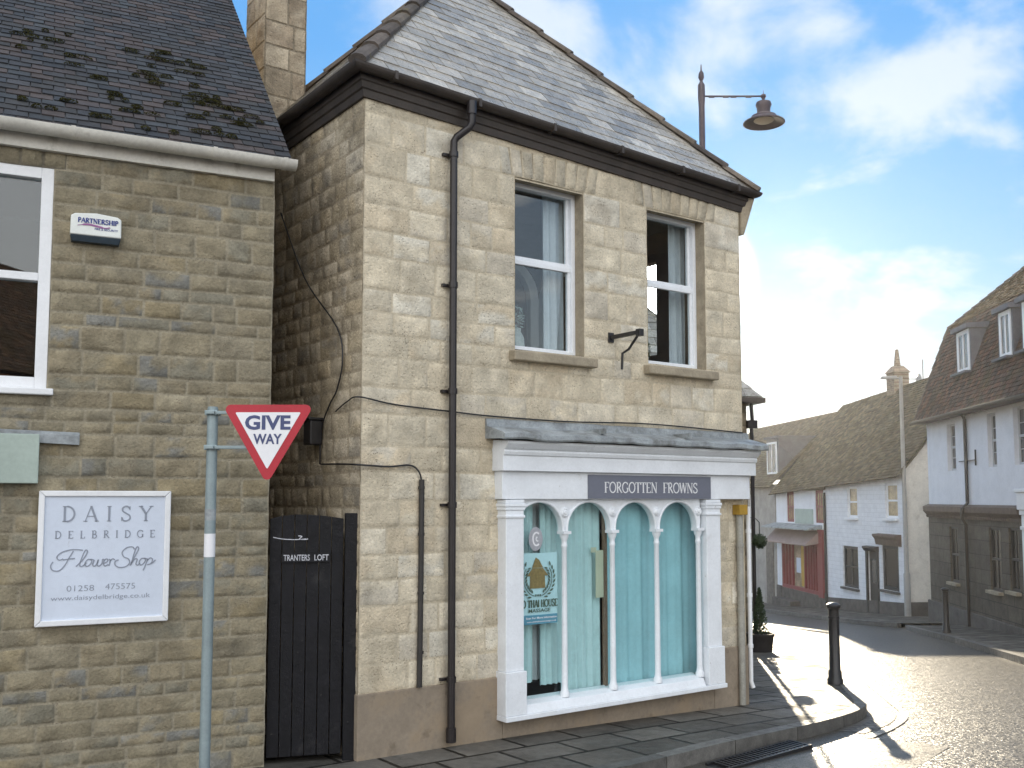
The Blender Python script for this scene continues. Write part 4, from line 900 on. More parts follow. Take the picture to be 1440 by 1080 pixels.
m = MB(); ribbon(m, spline([(-.13, 4.165), (-.06, 4.178), (.02, 4.168), (.06, 4.162), (.10, 4.17)]), [.004] * 4 + [.014] * 12 + [.008] * 8 + [.003]); m.v = [(a, b - .086, c) for a, b, c in m.v]; m.build('swoosh', 'alarm_purple', al)
ds = thing('flower_shop_sign', 'framed pale blue board reading DAISY DELBRIDGE Flower Shop on left stone wall', 'sign', Vector(LO), LR)
SX0, SX1, SZ0, SZ1 = -1.69, -.765, 1.172, 2.163
m = MB(); m.box(SX0 + .035, SX1 - .035, -.045, -.02, SZ0 + .035, SZ1 - .035); m.build('board', 'board_blue', ds)
m = MB(); fw = .042
for q in ([(SX0, SZ0), (SX1, SZ0), (SX1 - fw, SZ0 + fw), (SX0 + fw, SZ0 + fw)], [(SX0, SZ1), (SX0 + fw, SZ1 - fw), (SX1 - fw, SZ1 - fw), (SX1, SZ1)], [(SX0, SZ0), (SX0 + fw, SZ0 + fw), (SX0 + fw, SZ1 - fw), (SX0, SZ1)], [(SX1, SZ0), (SX1, SZ1), (SX1 - fw, SZ1 - fw), (SX1 - fw, SZ0 + fw)]):
    cxq, czq = sum(p[0] for p in q) / 4, sum(p[1] for p in q) / 4
    m.prism([(cxq + (x - cxq) * .998, czq + (z - czq) * .998) for x, z in q], 'y', -.062, -.015)
m.build('frame', 'white_paint', ds, bevel=.006)
def SX(px): return lerp(SX0, SX1, (px - 155) / (722 - 155))
def SZ(py): return lerp(SZ1, SZ0, (py - 447) / (1022 - 447))
m = MB(); Yb = -.0455
serif(m, 'DAISY', SX(252), SX(640), SZ(580), .115, Yb, 1.0); m.build('lettering', 'board_letters', ds); m = MB(); serif(m, 'DELBRIDGE', SX(225), SX(655), SZ(652), .056, Yb, 1.1); m.build('lettering', 'board_letters', ds); m = MB()
scr = [[(345, 703), (320, 700), (290, 701), (258, 710), (238, 728), (246, 743), (264, 738)], [(305, 706), (288, 735), (270, 768), (248, 788), (222, 786), (213, 768), (222, 750)], [(262, 743), (285, 740), (312, 737)],
 [(318, 772), (345, 745), (364, 712), (356, 703), (344, 728), (334, 760), (337, 773), (350, 768), (362, 756)], [(380, 744), (366, 744), (355, 760), (362, 773), (376, 766), (384, 752), (379, 743), (394, 747)],
 [(394, 746), (388, 765), (394, 773), (405, 764), (411, 745), (407, 766), (415, 773), (427, 762), (430, 744), (438, 749)], [(434, 762), (448, 756), (452, 746), (442, 744), (433, 760), (440, 773), (454, 766)], [(457, 773), (462, 750), (457, 744)], [(461, 754), (472, 743), (482, 748)],
 [(566, 704), (556, 693), (532, 696), (513, 715), (520, 735), (540, 745), (546, 762), (530, 778), (502, 781), (484, 770), (484, 754), (498, 748)],
 [(548, 774), (570, 732), (584, 702), (576, 694), (564, 725), (553, 772)], [(555, 766), (568, 747), (579, 748), (574, 768), (582, 773), (592, 764)], [(612, 745), (598, 745), (588, 760), (595, 773), (608, 766), (616, 752), (611, 744), (624, 748)], [(626, 745), (616, 775), (606, 797)], [(622, 756), (636, 743), (647, 750), (640, 767), (624, 772)], [(640, 768), (650, 762), (660, 752)]]
for s in scr:
    d = spline(s, 6); ribbon(m, [(SX(a), SZ(b)) for a, b in d], .0085); 
    for i in range(len(m.v) - 8 * (len(d) - 1), len(m.v)): m.v[i] = (m.v[i][0], m.v[i][1] + Yb, m.v[i][2])
m.build('lettering', 'board_letters', ds); m = MB(); sans(m, '01258', SX(282), SX(397), SZ(878), .046, Yb, -.008); sans(m, '475575', SX(444), SX(573), SZ(875), .046, Yb, -.008); m.build('lettering', 'board_letters', ds); m = MB(); sans(m, 'www.daisydelbridge.co.uk', SX(218), SX(640), SZ(915), .036, Yb, -.005)
m.build('lettering', 'board_letters', ds)
gb = thing('blank_sign_board', 'blank pale green board under a lead strip at the left wall edge', 'board', Vector(LO), LR)
m = MB(); m.box(-3.4, -1.70, -.10, -.012, 2.215, 2.575); m.build('panel', 'pale_green_board', gb, bevel=.006)
m = MB(); m.hexa([(-3.5, -.15, 2.585), (-1.43, -.05, 2.505), (-1.43, -.012, 2.505), (-3.5, -.012, 2.585), (-3.5, -.15, 2.60), (-1.43, -.055, 2.575), (-1.43, -.012, 2.60), (-3.5, -.012, 2.65)]); m.build('lead_flashing', 'lead', gb)

# ------------------------------------------------------------------ give way sign
gw = thing('give_way_sign', 'red and white triangular GIVE WAY sign on a grey post', 'road sign', (-2.16, 7.16, 0))
m = MB(); m.tube([(0, 0, -.3), (0, 0, 2.755)], .038, 18); m.tube([(0, 0, 2.755), (0, 0, 2.765)], .034, 18); post = m.build('post', 'galvanised', gw, smooth=True)
m = MB(); m.tube([(0, 0, 1.69), (0, 0, 1.855)], .0392, 18); m.build('white_sticker', 'sign_white', post, smooth=True)
m = MB(); m.tube([(0, 0, 1.95), (0, 0, 2.03)], .0391, 18); m.build('dark_band', 'lead', post, smooth=True)
def tri(cx, cz, s, r):   # point-down triangle with rounded corners
    h = s * math.sqrt(3) / 2; P = [(cx - s / 2, cz), (cx + s / 2, cz), (cx, cz - h)]; c0 = (cx, cz - h / 3); out = []
    for (x, z), a0 in zip(P, (150, 30, -90)):
        d = math.hypot(x - c0[0], z - c0[1]); k = (d - 2 * r) / d; ox, oz = c0[0] + (x - c0[0]) * k, c0[1] + (z - c0[1]) * k
        out += [(ox + r * math.cos(R(a0 + t)), oz + r * math.sin(R(a0 + t))) for t in ((60, 30, 0, -30, -60))]
    return out
TC, TZ = .415, 2.775
m = MB(); m.prism(tri(TC, TZ, .66, .035), 'y', -.062, -.058); m.build('plate', 'sign_red', gw)
m = MB(); m.prism(tri(TC, TZ - .055, .47, .006), 'y', -.0645, -.0623); m.build('white_field', 'sign_white', gw)
m = MB(); m.prism(tri(TC, TZ - .002, .652, .034), 'y', -.0575, -.054); m.build('plate_back', 'sign_back', gw)
m = MB(); sans(m, 'GIVE', TC - .163, TC + .163, TZ - .175, .10, -.0647, .035); m.build('lettering', 'sign_blue', gw); m = MB(); sans(m, 'WAY', TC - .102, TC + .102, TZ - .280, .072, -.0647, .03); m.build('lettering', 'sign_blue', gw)
for z, x1 in ((2.72, TC + .1), (2.47, TC - .02)):
    m = MB(); m.box(-.046, .046, -.046, .046, z - .018, z + .018); m.box(.03, x1, -.052, -.034, z - .012, z + .012); m.box(-.03, .03, -.07, -.04, z - .012, z + .012); m.build('clip', 'galvanised', gw, bevel=.004)

# ------------------------------------------------------------------ street lamp behind the shop
sl_y = 13.6; sl_x = 2.665
lp = thing('street_lamp', 'tall swan lamp with a bell shaped lantern rising behind the slate roof', 'street lamp', (sl_x, sl_y, gz(sl_y)))
zt = 8.22 - gz(sl_y)
m = MB(); m.lathe([(.10, -.1), (.10, .9), (.085, 1.0), (.045, 1.1), (.042, zt - .62), (.05, zt - .5), (.05, zt - .32), (.046, zt - .30), (.03, zt - .28), (.02, zt - .25), (.042, zt - .2), (.036, zt - .14), (.012, zt - .10), (.008, zt - .03), (.002, zt)], 0, 0, 14); m.build('post', 'lamp_iron', lp, smooth=True)
za = zt - .47; xl = .87
m = MB(); m.tube([(.04, 0, za), (xl, 0, za)], .013, 8)
for x in (.14, .34, .45, .66): m.tube([(x - .04, 0, za - .014), (x + .04, 0, za - .014)], .011, 6)
m.build('arm', 'lamp_iron', lp, smooth=True)
m = MB(); m.lathe([(.002, za + .09), (.006, za + .03), (.035, za + .02), (.04, za - .01), (.02, za - .04), (.02, za - .075), (.10, za - .09), (.112, za - .13), (.095, za - .17), (.09, za - .25), (.13, za - .275), (.175, za - .29), (.185, za - .32), (.285, za - .375), (.29, za - .39), (.27, za - .395), (.20, za - .36), (.14, za - .345)], xl, 0, 24); ln = m.build('lantern', 'lamp_iron', lp, smooth=True)
m = MB(); m.lathe([(.13, za - .342), (.14, za - .352), (.10, za - .375), (.02, za - .38)], xl, 0, 18); m.build('lens', 'lamp_inner', ln, smooth=True)

# ------------------------------------------------------------------ bollards, grate
def bollard_mesh(h):
    m = MB(); k = h / 1.0
    m.lathe([(.098, -.05), (.098, .06 * k), (.085, .075 * k), (.082, .16 * k), (.070, .175 * k), (.066, .80 * k), (.072, .805 * k), (.072, .83 * k), (.066, .835 * k), (.064, .90 * k), (.068, .92 * k)], 0, 0, 16)
    c = MB(); c.lathe([(.068, .921 * k), (.086, .935 * k), (.092, .955 * k), (.088, .972 * k), (.06, .99 * k), (.02, 1.0 * k)], 0, 0, 16)
    return m, c
first = None
for i, (x, y, lab) in enumerate([(4.12, 12.91, 'black iron bollard on the near pavement corner, its cap catching the light'), (9.97, 23.16, 'black iron bollard on the far pavement before the dark stone front')]):
    if i == 0:
        b = thing('bollard', lab, 'bollard', (x, y, gz(y)), 0, 'black bollards at the kerb'); bm, cm = bollard_mesh(1.03); parts = [bm.build('post', 'black_iron', b, smooth=True), cm.build('cap', 'black_iron', b, smooth=True)]; first = b
    else:
        b = first.copy(); col.objects.link(b); b.location = (x, y, gz(y)); b['label'] = lab
        for p_ in parts: c_ = p_.copy(); col.objects.link(c_); c_.parent = b
m = MB(); m.box(-.62, .62, -.12, .12, -.03, .0)
for i in range(22): x = -.57 + i * .0543; m.hexa([(x, -.095, .0005), (x + .02, -.095, .0005), (x + .045, .095, .0005), (x + .025, .095, .0005), (x, -.095, .022), (x + .02, -.095, .022), (x + .045, .095, .022), (x + .025, .095, .022)])
m.box(-.62, .62, -.12, -.096, .0005, .02); m.box(-.62, .62, .096, .12, .0005, .02)
gr = m.build('drain_grate', 'black_iron'); gr.location = (2.18, 8.93, gz(8.93) + ROAD + .008); gr.rotation_euler = (0, 0, math.atan2(.72, .83)); tag(gr, 'slotted iron drain grate in the gutter beside the curved kerb', 'drain')

# ------------------------------------------------------------------ second stone building beyond the corner, with its plants
SB = (4.30, 18.2, gz(18.2)); SR = R(14)
sb = thing('stone_building', 'narrow strip of stone building with tiled eave just beyond the shop corner', 'building', SB, SR)
mb = MB()
stone_wall(mb, lambda u, d, z: (u, -d, z), -4.2, 0, -.5, 4.55, [], (.22, .32), (.3, .55), .014, .014, .007, [(.30, .25, .17), (.26, .22, .15), (.34, .28, .19), (.22, .18, .13)], (.22, .19, .14), .09)
stone_wall(mb, lambda u, d, z: (d, u, z), 0, 7, -1.2, 4.55, [], (.22, .32), (.3, .55), .014, .014, .007, [(.30, .25, .17), (.26, .22, .15), (.34, .28, .19), (.22, .18, .13)], (.22, .19, .14), .12)
mb.build('wall', 'rubble_stone', sb, smooth='all')
mb = MB(); pz_ = R(50); c5, s5 = math.cos(pz_), math.sin(pz_); wv = 2.3
mb.add([(-4.2, -.2, 4.56), (.22, -.2, 4.56), (.22, 7, 4.56), (-4.2, 7, 4.56), (-2.1, 2.0, 7.2), (-2.1, 5, 7.2)], [(0, 1, 4), (1, 2, 5, 4), (2, 3, 5), (3, 0, 4, 5)], (.1, .1, .09))
tiles(mb, (-4.2, -.2, 4.56), (1, 0, 0), (0, .64, .77), lambda v: v * .61, lambda v: 4.42 - v * .67, 3.3, .22, .34, .02, [(.30, .28, .24), (.24, .22, .19), (.36, .34, .30)], .15)
tiles(mb, (.22, -.2, 4.56), (0, 1, 0), (-.66, 0, .75), lambda v: v * .6, lambda v: 7.2 - v * .6, 3.4, .22, .34, .02, [(.30, .28, .24), (.24, .22, .19)], .15)
mb.build('roof', 'slate', sb)
mb = MB(); mb.box(-4.2, .26, -.26, -.03, 4.46, 4.555); mb.box(.031, .26, -.02, 7, 4.46, 4.555); mb.build('eaves_gutter', 'dark_eaves', sb, bevel=.01)
mb = MB(); mb.box(-.02, .16, -.12, -.02, 4.0, 4.15); mb.tube([(.06, -.07, 4.46), (.08, -.07, 4.15)], .035, 10); mb.tube([(.06, -.07, 4.0), (.06, -.07, -.3)], .035, 10); mb.build('downpipe', 'brown_pipe', sb, smooth=True)
def sbw(x, y, z): return Vector(SB) + Vector((math.cos(SR) * x - math.sin(SR) * y, math.sin(SR) * x + math.cos(SR) * y, z))
m = MB(); leaves(m, (0, 0, 0), (.135, .135, .135), 900, .022, 31); m.lathe([(.01, -.11), (.08, -.07), (.11, 0), (.08, .07), (.01, .11)], 0, 0, 12)
hb = thing('topiary_ball', 'round clipped topiary ball hanging from a bracket on the far stone wall', 'hanging plant', sbw(.10, -.22, 1.96))
m.build('foliage', 'topiary_leaf', hb)
m = MB(); m.tube([(-.12, .18, .42), (-.05, .05, .40), (0, 0, .34), (0, 0, .10)], .01, 6); m.build('bracket', 'black_iron', hb, smooth=True)
pt = thing('plant_tub', 'dark round tub on the pavement holding a small conifer', 'pot', sbw(.02, -.32, -.02))
m = MB(); m.lathe([(.20, 0), (.235, .30), (.25, .32), (.25, .37), (.22, .37), (.21, .32)], 0, 0, 20); m.build('tub', 'terracotta_dark', pt, smooth=True)
m = MB(); m.lathe([(.21, .325), (.02, .335)], 0, 0, 16); m.build('soil', 'soil', pt)
cf = thing('conifer', 'small pointed dark green conifer growing in the dark tub', 'shrub', sbw(.02, -.32, .30))
m = MB(); 
for k in range(14): leaves(m, (0, 0, .08 + k * .055), (.185 * (1 - k / 15.), .185 * (1 - k / 15.), .06), 110, .026, 50 + k)
m.build('foliage', 'topiary_leaf', cf)
m = MB(); m.tube([(0, 0, -.02), (0, 0, .75)], [.02, .006], 6); m.build('trunk', 'weathered_wood', cf)

# ------------------------------------------------------------------ mansard building on the right
RO = (12.11, 29.0, 0); RR = math.atan2(-.995, -.097); RLn = 22.
rb = thing('mansard_building', 'white rendered building with red tiled mansard roof over a dark stone ground floor', 'building', RO, RR)
mb = MB(); zf = 1.93
UW = [(1.72, 2.38, 2.87, 4.15), (4.66, 5.2, 2.88, 4.18), (6.25, 6.95, 2.88, 4.2), (8.6, 9.4, 2.88, 4.2), (11, 11.8, 2.88, 4.2)]
wall_holes(mb, 0, RLn, zf, 4.5, UW, .16); mb.quad((0, .0, -2), (0, 0, 4.5), (0, 6.2, 4.5), (0, 6.2, -2)); mb.build('upper_wall', 'white_render', rb)
mb = MB(); GWn = [(1.75, 2.42, -.12, 1.36), (4.6, 5.32, -.09, 1.42), (5.80, 6.36, 0.0, 1.44)]
wall_holes(mb, 0, RLn, -.82, 1.58, GWn, .22, -.03); mb.quad((0, -.03, -2), (0, -.03, 1.58), (0, .02, 1.58), (0, .02, -2)); mb.build('ground_floor_wall', 'dark_stone', rb)
mb = MB(); mb.box(-.06, RLn, -.11, -.031, -2, -.78); mb.build('plinth', 'dark_plinth', rb, bevel=.02)
mb = MB(); mb.prism([(-.032, 1.581), (-.06, 1.581), (-.07, 1.66), (-.16, 1.76), (-.17, 1.90), (-.02, 1.96)], 'x', -.05, 6.66)
for i in range(52): mb.box(.02 + i * .115, .075 + i * .115, -.10, -.045, 1.60, 1.655)
mb.build('moulding', 'brown_moulding', rb)
for w in UW: sash(rb, *w, .10, 'grey_frame', 'far_pane', 2, 4, .06, .02)
for w in GWn: sash(rb, *w, .015, 'dark_frame', 'dark_pane', 2, 2, .06, .03, True, 'window', 'dressed_stone')
mb = MB(); mb.tube([(3.05, -.22, 4.42), (3.28, -.10, 4.27), (3.32, -.07, 4.15), (3.32, -.07, 2.0), (3.32, -.21, 1.85), (3.32, -.21, 1.6), (3.32, -.13, 1.45), (3.32, -.13, -1.25)], .045, 10); mb.box(2.75, 3.9, -.06, -.03, 3.075, 3.10); mb.box(3.88, 3.91, -.05, -.02, 2.95, 3.35); mb.build('downpipe', 'brown_pipe', rb, smooth=True)
mb = MB(); mb.box(6.78, 7.2, -.12, .1, -1.4, 1.75); mb.box(6.74, 7.24, -.15, .1, 1.75, 1.86); mb.box(6.7, 14, -.18, .1, 1.861, 2.25); mb.box(6.67, 14, -.22, .1, 2.251, 2.33); mb.box(6.75, 7.23, -.145, .1, 1.42, 1.5); mb.box(6.76, 7.22, -.14, .1, -1.4, -.9); mb.build('pilaster', 'white_paint', rb, bevel=.015)
# mansard: steep lower slope, flatter upper slope
y0m, z0m, y1m, z1m, y2m, z2m = -.30, 4.38, .72, 7.05, 3.1, 8.95
mb = MB()
prof = [(y0m, z0m), (y1m, z1m), (y2m, z2m), (2 * y2m - y1m, z1m), (2 * y2m - y0m, z0m)]
mb.cc = (.05, .035, .03); mb.prism(prof, 'x', 0.02, RLn)
PAL_B = [(.085, .045, .032), (.072, .04, .03), (.10, .052, .036), (.06, .04, .032), (.075, .05, .04), (.052, .036, .03)]
PAL_U = [(.10, .06, .032), (.085, .06, .032), (.11, .075, .036), (.075, .06, .038)]
lv = math.hypot(y1m - y0m, z1m - z0m); uv_ = math.hypot(y2m - y1m, z2m - z1m)
tiles(mb, (0, y0m, z0m), (1, 0, 0), (0, y1m - y0m, z1m - z0m), lambda v: -.06 + 0.0 * v, lambda v: RLn, lv, .115, .18, .028, PAL_B, .28)
tiles(mb, (0, y1m, z1m), (1, 0, 0), (0, y2m - y1m, z2m - z1m), lambda v: -.06, lambda v: RLn, uv_, .115, .18, .028, PAL_U, .28)
mr = mb.build('roof', 'old_tile', rb)
mb = MB(); mb.box(-.1, RLn, -.40, -.02, 4.28, 4.37)
mb.prism([(-.46, 4.33), (-.44, 4.27), (-.38, 4.255), (-.33, 4.27), (-.31, 4.33)], 'x', -.1, RLn); mb.build('eaves_gutter', 'dark_eaves', rb, bevel=.01)
for (a, b, nxb) in ((2.58, 3.46, 2), (5.48, 6.16, 2), (6.84, 7.6, 2), (9.6, 10.4, 2)):
    zb, zt_ = 5.42, 6.52; ym = .05
    m = MB(); m.box(a - .10, a - .02, ym + .02, 1.2, zb + .02, zt_); m.box(b + .02, b + .10, ym + .02, 1.2, zb + .02, zt_); m.hexa([(a - .16, ym - .10, zt_ + .001), (b + .16, ym - .10, zt_ + .001), (b + .16, 1.5, zt_ + .001), (a - .16, 1.5, zt_ + .001), (a - .16, ym - .10, zt_ + .12), (b + .16, ym - .10, zt_ + .12), (b + .16, 1.5, zt_ + .22), (a - .16, 1.5, zt_ + .22)]); m.box(a - .12, b + .12, ym - .16, .3, zb - .06, zb)
    dm = m.build('dormer', 'dormer_lead', mr); sash(dm, a, b, zb + .001, zt_ - .001, ym, 'white_paint', 'far_pane', nxb, 1, .10, .07, False)
mb = MB(); capline((-.03, y0m, z0m + .03), (-.03, y1m, z1m + .04), .06, .3); capline((-.03, y1m, z1m + .04), (-.03, y2m, z2m + .05), .06, .3); mb.build('verge_tiles', 'old_tile', mr)

# ------------------------------------------------------------------ white cottages and the red shop further down the street
CO = (11.26, 42.6, 0); CR = math.atan2(-10.9, .99); CL = 11.30; SPL = 5.26
def ctop(x, z): return z
def eave(x): return lerp(2.42, 2.93, x / CL)
def cbase(x): return gz(42.6 - x * .996)
ct = thing('white_cottage', 'white painted brick cottage with brown tiled roof at the bend of the street', 'cottage', CO, CR)
mb = MB(); CH = [(7.16, 7.96, 1.46, 2.55), (10.07, 10.92, 1.49, 2.62), (6.67, 7.92, -1.0, .45), (8.72, 9.40, -1.62, .38), (9.74, 10.87, -.83, .62)]
wall_holes(mb, SPL, CL, -2.6, eave(SPL) + .02, CH, .14)
mb.add([(SPL, 0, eave(SPL) + .02), (CL, 0, eave(SPL) + .02), (CL, 0, eave(CL)), (SPL, 0, eave(SPL) + .021)], [(0, 1, 2, 3)]); fwc = mb.build('front_wall', 'white_brick', ct)
mb = MB(); gpr = [(.001, -2.6), (6.4, -2.6), (6.4, eave(CL)), (3.2, eave(CL) + 3.75), (.001, eave(CL))]; mb.prism(gpr, 'x', CL - .1, CL); mb.build('gable_wall', 'gable_white', ct)
mb = MB(); mb.hexa([(SPL + .01, -.04, -2.6), (CL + .03, -.04, -2.6), (CL + .03, .0, -2.6), (SPL + .01, .0, -2.6), (SPL + .01, -.04, -1.52), (CL + .03, -.04, -1.12), (CL + .03, -.001, -1.12), (SPL + .01, -.001, -1.52)]); mb.box(CL + .001, CL + .04, .01, 5, -2.6, -1.1); mb.build('plinth', 'dark_plinth', ct)
sash(ct, *CH[0], .05, 'white_paint', 'amber_pane', 1, 1, .08, .03, sill='white_paint'); sash(ct, *CH[1], .05, 'white_paint', 'amber_pane', 1, 1, .08, .03, sill='white_paint')
sash(ct, *CH[2], .05, 'dark_frame', 'dark_pane', 2, 1, .10, .09, sill='dark_plinth')
f = sash(ct, *CH[4], .03, 'dark_frame', 'dark_pane', 1, 1, .12, .03, False, sill='dark_plinth')
mb = MB(); mb.prism([(.02, .60), (-.10, .62), (-.14, .80), (-.22, .90), (-.22, .96), (.0, .98)], 'x', 9.5, 11.1); mb.build('window_hood', 'brown_moulding', f)
d_ = MB(); d_.box(8.73, 9.39, .04, .09, -1.62, .36); dr = d_.build('door', 'dark_frame', ct); d_ = MB(); d_.box(8.86, 9.26, .034, .039, -.7, .1); d_.build('door_glass', 'far_pane', dr)
d_ = MB(); d_.prism([(.02, .36), (-.09, .36), (-.16, .47), (-.16, .52), (.0, .54)], 'x', 8.58, 9.52); d_.box(8.60, 8.71, -.06, .02, -1.7, .358); d_.box(9.41, 9.50, -.06, .02, -1.7, .358); d_.build('door_surround', 'dark_frame', dr)
# red fronted shop
rsn = thing('red_shop', 'small white shop with red window frames and red striped shopfront beside the cottages', 'shop', CO, CR)
mb = MB(); RH = [(1.25, 2.05, 1.18, 2.40), (4.25, 5.06, 1.2, 2.44), (.55, 4.63, -1.54, .42)]
wall_holes(mb, 0, SPL - .004, -2.9, 2.42, RH, .2); mb.build('front_wall', 'white_render', rsn)
mb = MB(); mb.box(0.0, .54, -.05, -.001, -2.9, -1.5); mb.box(4.64, SPL - .01, -.05, -.001, -2.9, -1.4); mb.box(.54, 4.64, -.02, .2, -2.9, -1.541); mb.box(.5, 2.6, -.45, -.051, -2.9, -1.95); mb.build('plinth', 'dark_plinth', rsn)
for w in RH[:2]: sash(rsn, *w, .03, 'dull_red', 'amber_pane', 3, 2, .12, .05)
sf_ = MB(); x0, x1, z0, z1 = RH[2]
sf_.box(x0, x0 + .12, .0, .12, z0, z1); sf_.box(x1 - .12, x1, .0, .12, z0, z1); sf_.box(x0 + .12, x1 - .12, .0, .12, z0, z0 + .14); sf_.box(x0 + .12, x1 - .12, .0, .12, z1 - .1, z1)
for x in (.95, 1.3, 1.65, 3.0, 3.35, 3.6, 3.85, 4.1, 4.35): sf_.box(x - .05, x + .05, .01, .10, z0 + .14, z1 - .1)
sf2 = sf_.build('shopfront', 'red_paint', rsn)
m = MB(); m.box(x0 + .1, x1 - .1, .112, .12, z0, z1); m.build('shop_pane', 'shop_interior', sf2)
m = MB(); m.box(2.62, 2.92, .03, .108, z0 + .2, z1 - .12); m.build('yellow_door', 'yellow_paint', sf2)
m = MB(); m.box(1.95, 2.4, .09, .105, -.85, -.25); m.build('poster', 'board_blue', sf2)
m = MB(); m.box(x1 - .02, x1 + .42, -.10, -.002, z0 - .05, .95); m.build('red_pilaster', 'red_paint', sf2)
m = MB(); m.hexa([(.05, -.55, .32), (4.55, -.55, .32), (4.75, -.02, .45), (.05, -.02, .45), (.05, -.55, .38), (4.55, -.55, .38), (4.75, -.02, .92), (.05, -.02, .92)]); m.build('canopy', 'dull_canopy', rsn)
m = MB(); m.hexa([(-.15, -.62, .92), (4.85, -.62, .92), (4.9, -.01, .98), (-.15, -.01, .98), (-.15, -.62, .97), (4.85, -.62, .97), (4.9, -.01, 1.12), (-.15, -.01, 1.12)]); m.build('canopy_roof', 'lead', rsn)
m = MB(); m.box(2.22, 4.05, -.04, -.002, 1.14, 1.72); sg = m.build('name_board', 'pale_green_board', rsn)
m = MB(); m.tube([(SPL, -.06, 2.35), (SPL, -.06, -1.9)], .05, 8); m.build('downpipe', 'dark_frame', rsn, smooth=True)
# the shared-looking brown roof, one per house
def gable_roof(par, xa, xb, ea, eb, pal, yr=3.2, rise=3.75, over=.28, vl=0., vr=0.):
    mb = MB(); O = Vector((xa, -over, ea - .15)); E_ = Vector((xb, -over, eb - .15)); U = (E_ - O).normalized(); Rg = Vector((xa, yr, ea + rise)); V = Rg - O; V = (V - U * V.dot(U)); vl_ = V.length
    mb.add([O, E_, Vector((xb, yr, eb + rise)), Rg, Vector((xa, 2 * yr + over, ea - .15)), Vector((xb, 2 * yr + over, eb - .15))], [(0, 1, 2, 3), (3, 2, 5, 4)], (.05, .045, .03))
    Lx = (E_ - O).length; tiles(mb, O, U, V, lambda v: 0, lambda v: Lx, vl_, .14, .22, .03, pal, .3)
    r_ = mb.build('roof', 'old_tile', par); return r_
PAL_K = [(.105, .082, .05), (.12, .092, .056), (.09, .074, .046), (.11, .09, .06), (.082, .067, .044)]
cr_ = gable_roof(ct, SPL, CL + .12, eave(SPL), eave(CL), PAL_K)
gable_roof(rsn, -.1, SPL - .002, eave(0), eave(SPL), PAL_K)
mb = MB(); xc, yc, zc = 4.75, 3.2, 6.2; mb.box(xc - .31, xc + .31, yc - .3, yc + .3, zc - .6, 6.95); mb.hexa([(xc - .37, yc - .36, 6.95), (xc + .37, yc - .36, 6.95), (xc + .37, yc + .36, 6.95), (xc - .37, yc + .36, 6.95), (xc - .17, yc - .16, 7.22), (xc + .17, yc - .16, 7.22), (xc + .17, yc + .16, 7.22), (xc - .17, yc + .16, 7.22)])
mb.lathe([(.13, 7.22), (.06, 7.85), (.04, 7.87)], xc, yc, 10); mb.build('chimney', 'brick_red', rsn)
# grey neighbour that closes the bend
NO = (11.24, 42.68, 0); NR = math.atan2(-.996, .09)
nb_ = thing('grey_house', 'grey rendered house with a slate dormer continuing the row beyond the red shop', 'house', NO, NR)
mb = MB(); NWn = [(-3.4, -2.6, 1.2, 2.3), (-7, -6.2, 1.2, 2.3)]; wall_holes(mb, -12, 0, -3.5, 2.75, NWn, .15); mb.quad((0, 0, -3.5), (0, 0, 2.75), (0, 6.4, 2.75), (0, 6.4, -3.5)); mb.build('wall', 'grey_render', nb_)
for w in NWn: sash(nb_, *w, .06, 'white_paint', 'far_pane', 2, 2)
mb = MB(); mb.box(-1.1, -.25, -.05, -.002, -2.7, 0.3); mb.build('door', 'weathered_wood', nb_)
gr_ = gable_roof(nb_, -12, .1, 2.75, 2.75, PAL_K, 3.2, 3.2)
mb = MB(); mb.box(-1.9, -.4, .35, 2.2, 2.95, 4.75); mb.box(-2.0, -.3, .25, 2.9, 4.751, 4.85); dm = mb.build('dormer', 'dormer_lead', gr_); sash(dm, -1.75, -.55, 3.2, 4.6, .29, 'white_paint', 'far_pane', 2, 1, .08, .05, False)
# taller house behind, only its roof seen over the cottages
bh = thing('rear_house', 'brown roofed house rising behind the cottage ridge with a dish on top', 'house', (15.6, 47.5, 0), R(-88))
mb = MB(); mb.box(-5, 6, .3, 6.1, -3, 3.6); mb.build('wall', 'grey_render', bh)
rr = gable_roof(bh, -5.2, 6.2, 3.7, 3.9, PAL_K, 3.2, 3.4)
m = MB(); m.tube([(2.2, 3.2, 7.0), (2.2, 3.2, 8.5)], .025, 6); m.tube([(2.2, 3.2, 7.6), (2.2, 2.5, 7.6)], .02, 6); m.lathe([(.01, 0), (.18, .03), (.3, .1), (.31, .1), (.18, .045)], 0, 0, 12); n_ = 12 * 5
m.v[-n_:] = [(2.2 + a, 2.9 + c, 7.55 + b) for a, b, c in m.v[-n_:]]; m.build('aerial', 'grey_pole', rr)
# tall lamp column in front of the cottages
tl = thing('lamp_column', 'tall plain grey lamp column at the kerb before the white cottages', 'street lamp', (12.30, 31.3, gz(31.3)))
m = MB(); m.tube([(0, 0, -.2), (0, 0, 1.3), (0, 0, 1.35), (0, 0, 7.5)], [.10, .10, .075, .055], 12); m.build('column', 'grey_pole', tl, smooth=True)
m = MB(); m.tube([(0, 0, 7.42), (-.12, 0, 7.45), (-.2, 0, 7.45)], .03, 8); m.hexa([(-.62, -.09, 7.42), (-.14, -.11, 7.42), (-.14, .11, 7.42), (-.62, .09, 7.42), (-.60, -.06, 7.50), (-.16, -.09, 7.52), (-.16, .09, 7.52), (-.60, .06, 7.50)]); m.build('lamp_head', 'grey_pole', tl, bevel=.01)
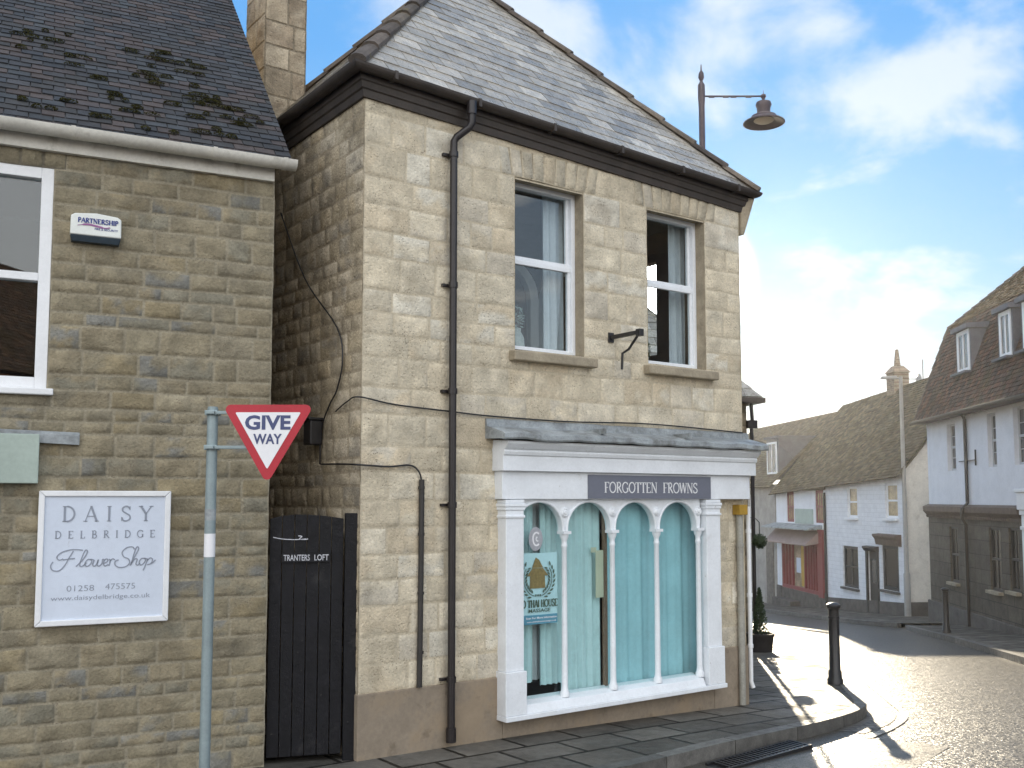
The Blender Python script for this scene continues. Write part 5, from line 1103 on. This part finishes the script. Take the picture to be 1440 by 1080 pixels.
# wires over the street
def wire(a, b, sag, label):
    pts = [(lerp(a[0], b[0], t), lerp(a[1], b[1], t), lerp(a[2], b[2], t) - sag * 4 * t * (1 - t)) for t in [i / 14 for i in range(15)]]
    m = MB(); m.tube(pts, .004, 5); tag(m.build('overhead_wire', 'dark_frame'), label, 'wire', 'overhead wires')
wire((4.5, 19, 5.0), (15.2, 40, 6.6), .3, 'upper thin overhead wire from the stone building to the cottage roofs')
wire((4.5, 19.4, 4.3), (12.2, 42, 3.6), .25, 'lower thin overhead wire from the stone building to the cottage roofs')

# ------------------------------------------------------------------ the hazy air
HZ = bpy.data.materials.new('hazy_air'); HZ.use_nodes = True; nt = HZ.node_tree; nt.nodes.remove(nt.nodes['Principled BSDF'])
pv = nt.nodes.new('ShaderNodeVolumePrincipled'); pv.inputs['Color'].default_value = (.95, .96, 1, 1); pv.inputs['Density'].default_value = HAZE; pv.inputs['Anisotropy'].default_value = .8
nt.links.new(pv.outputs[0], nt.nodes['Material Output'].inputs['Volume']); MATS['hazy_air'] = HZ
if HAZE > 0:
    mb = MB(); mb.box(-310, 310, -210, 610, -6, 12.5); hzb = mb.build('haze', 'hazy_air'); tag(hzb, kind='stuff')

# house across the road behind the camera, met in the window reflections
ho = thing('brick_house', 'red brick house across the road, reflected in the left window', 'house', (10.5, -14.5, 0), R(154))
mb = MB(); HOW = [(x, x + 1.0, z, z + 1.6) for x in (1.2, 4.2, 7.2) for z in (.8, 3.5)]
wall_holes(mb, 0, 9.5, -.6, 5.6, HOW, .15); mb.quad((0, 0, -.6), (0, 6.4, -.6), (0, 6.4, 5.6), (0, 0, 5.6)); mb.quad((9.5, 0, -.6), (9.5, 0, 5.6), (9.5, 6.4, 5.6), (9.5, 6.4, -.6)); mb.build('wall', 'brick_house_wall', ho)
for w in HOW: sash(ho, *w, .06, 'white_paint', 'far_pane', 2, 2)
gable_roof(ho, -.2, 9.7, 5.6, 5.6, [(.10, .07, .055), (.12, .08, .06), (.085, .065, .055)])
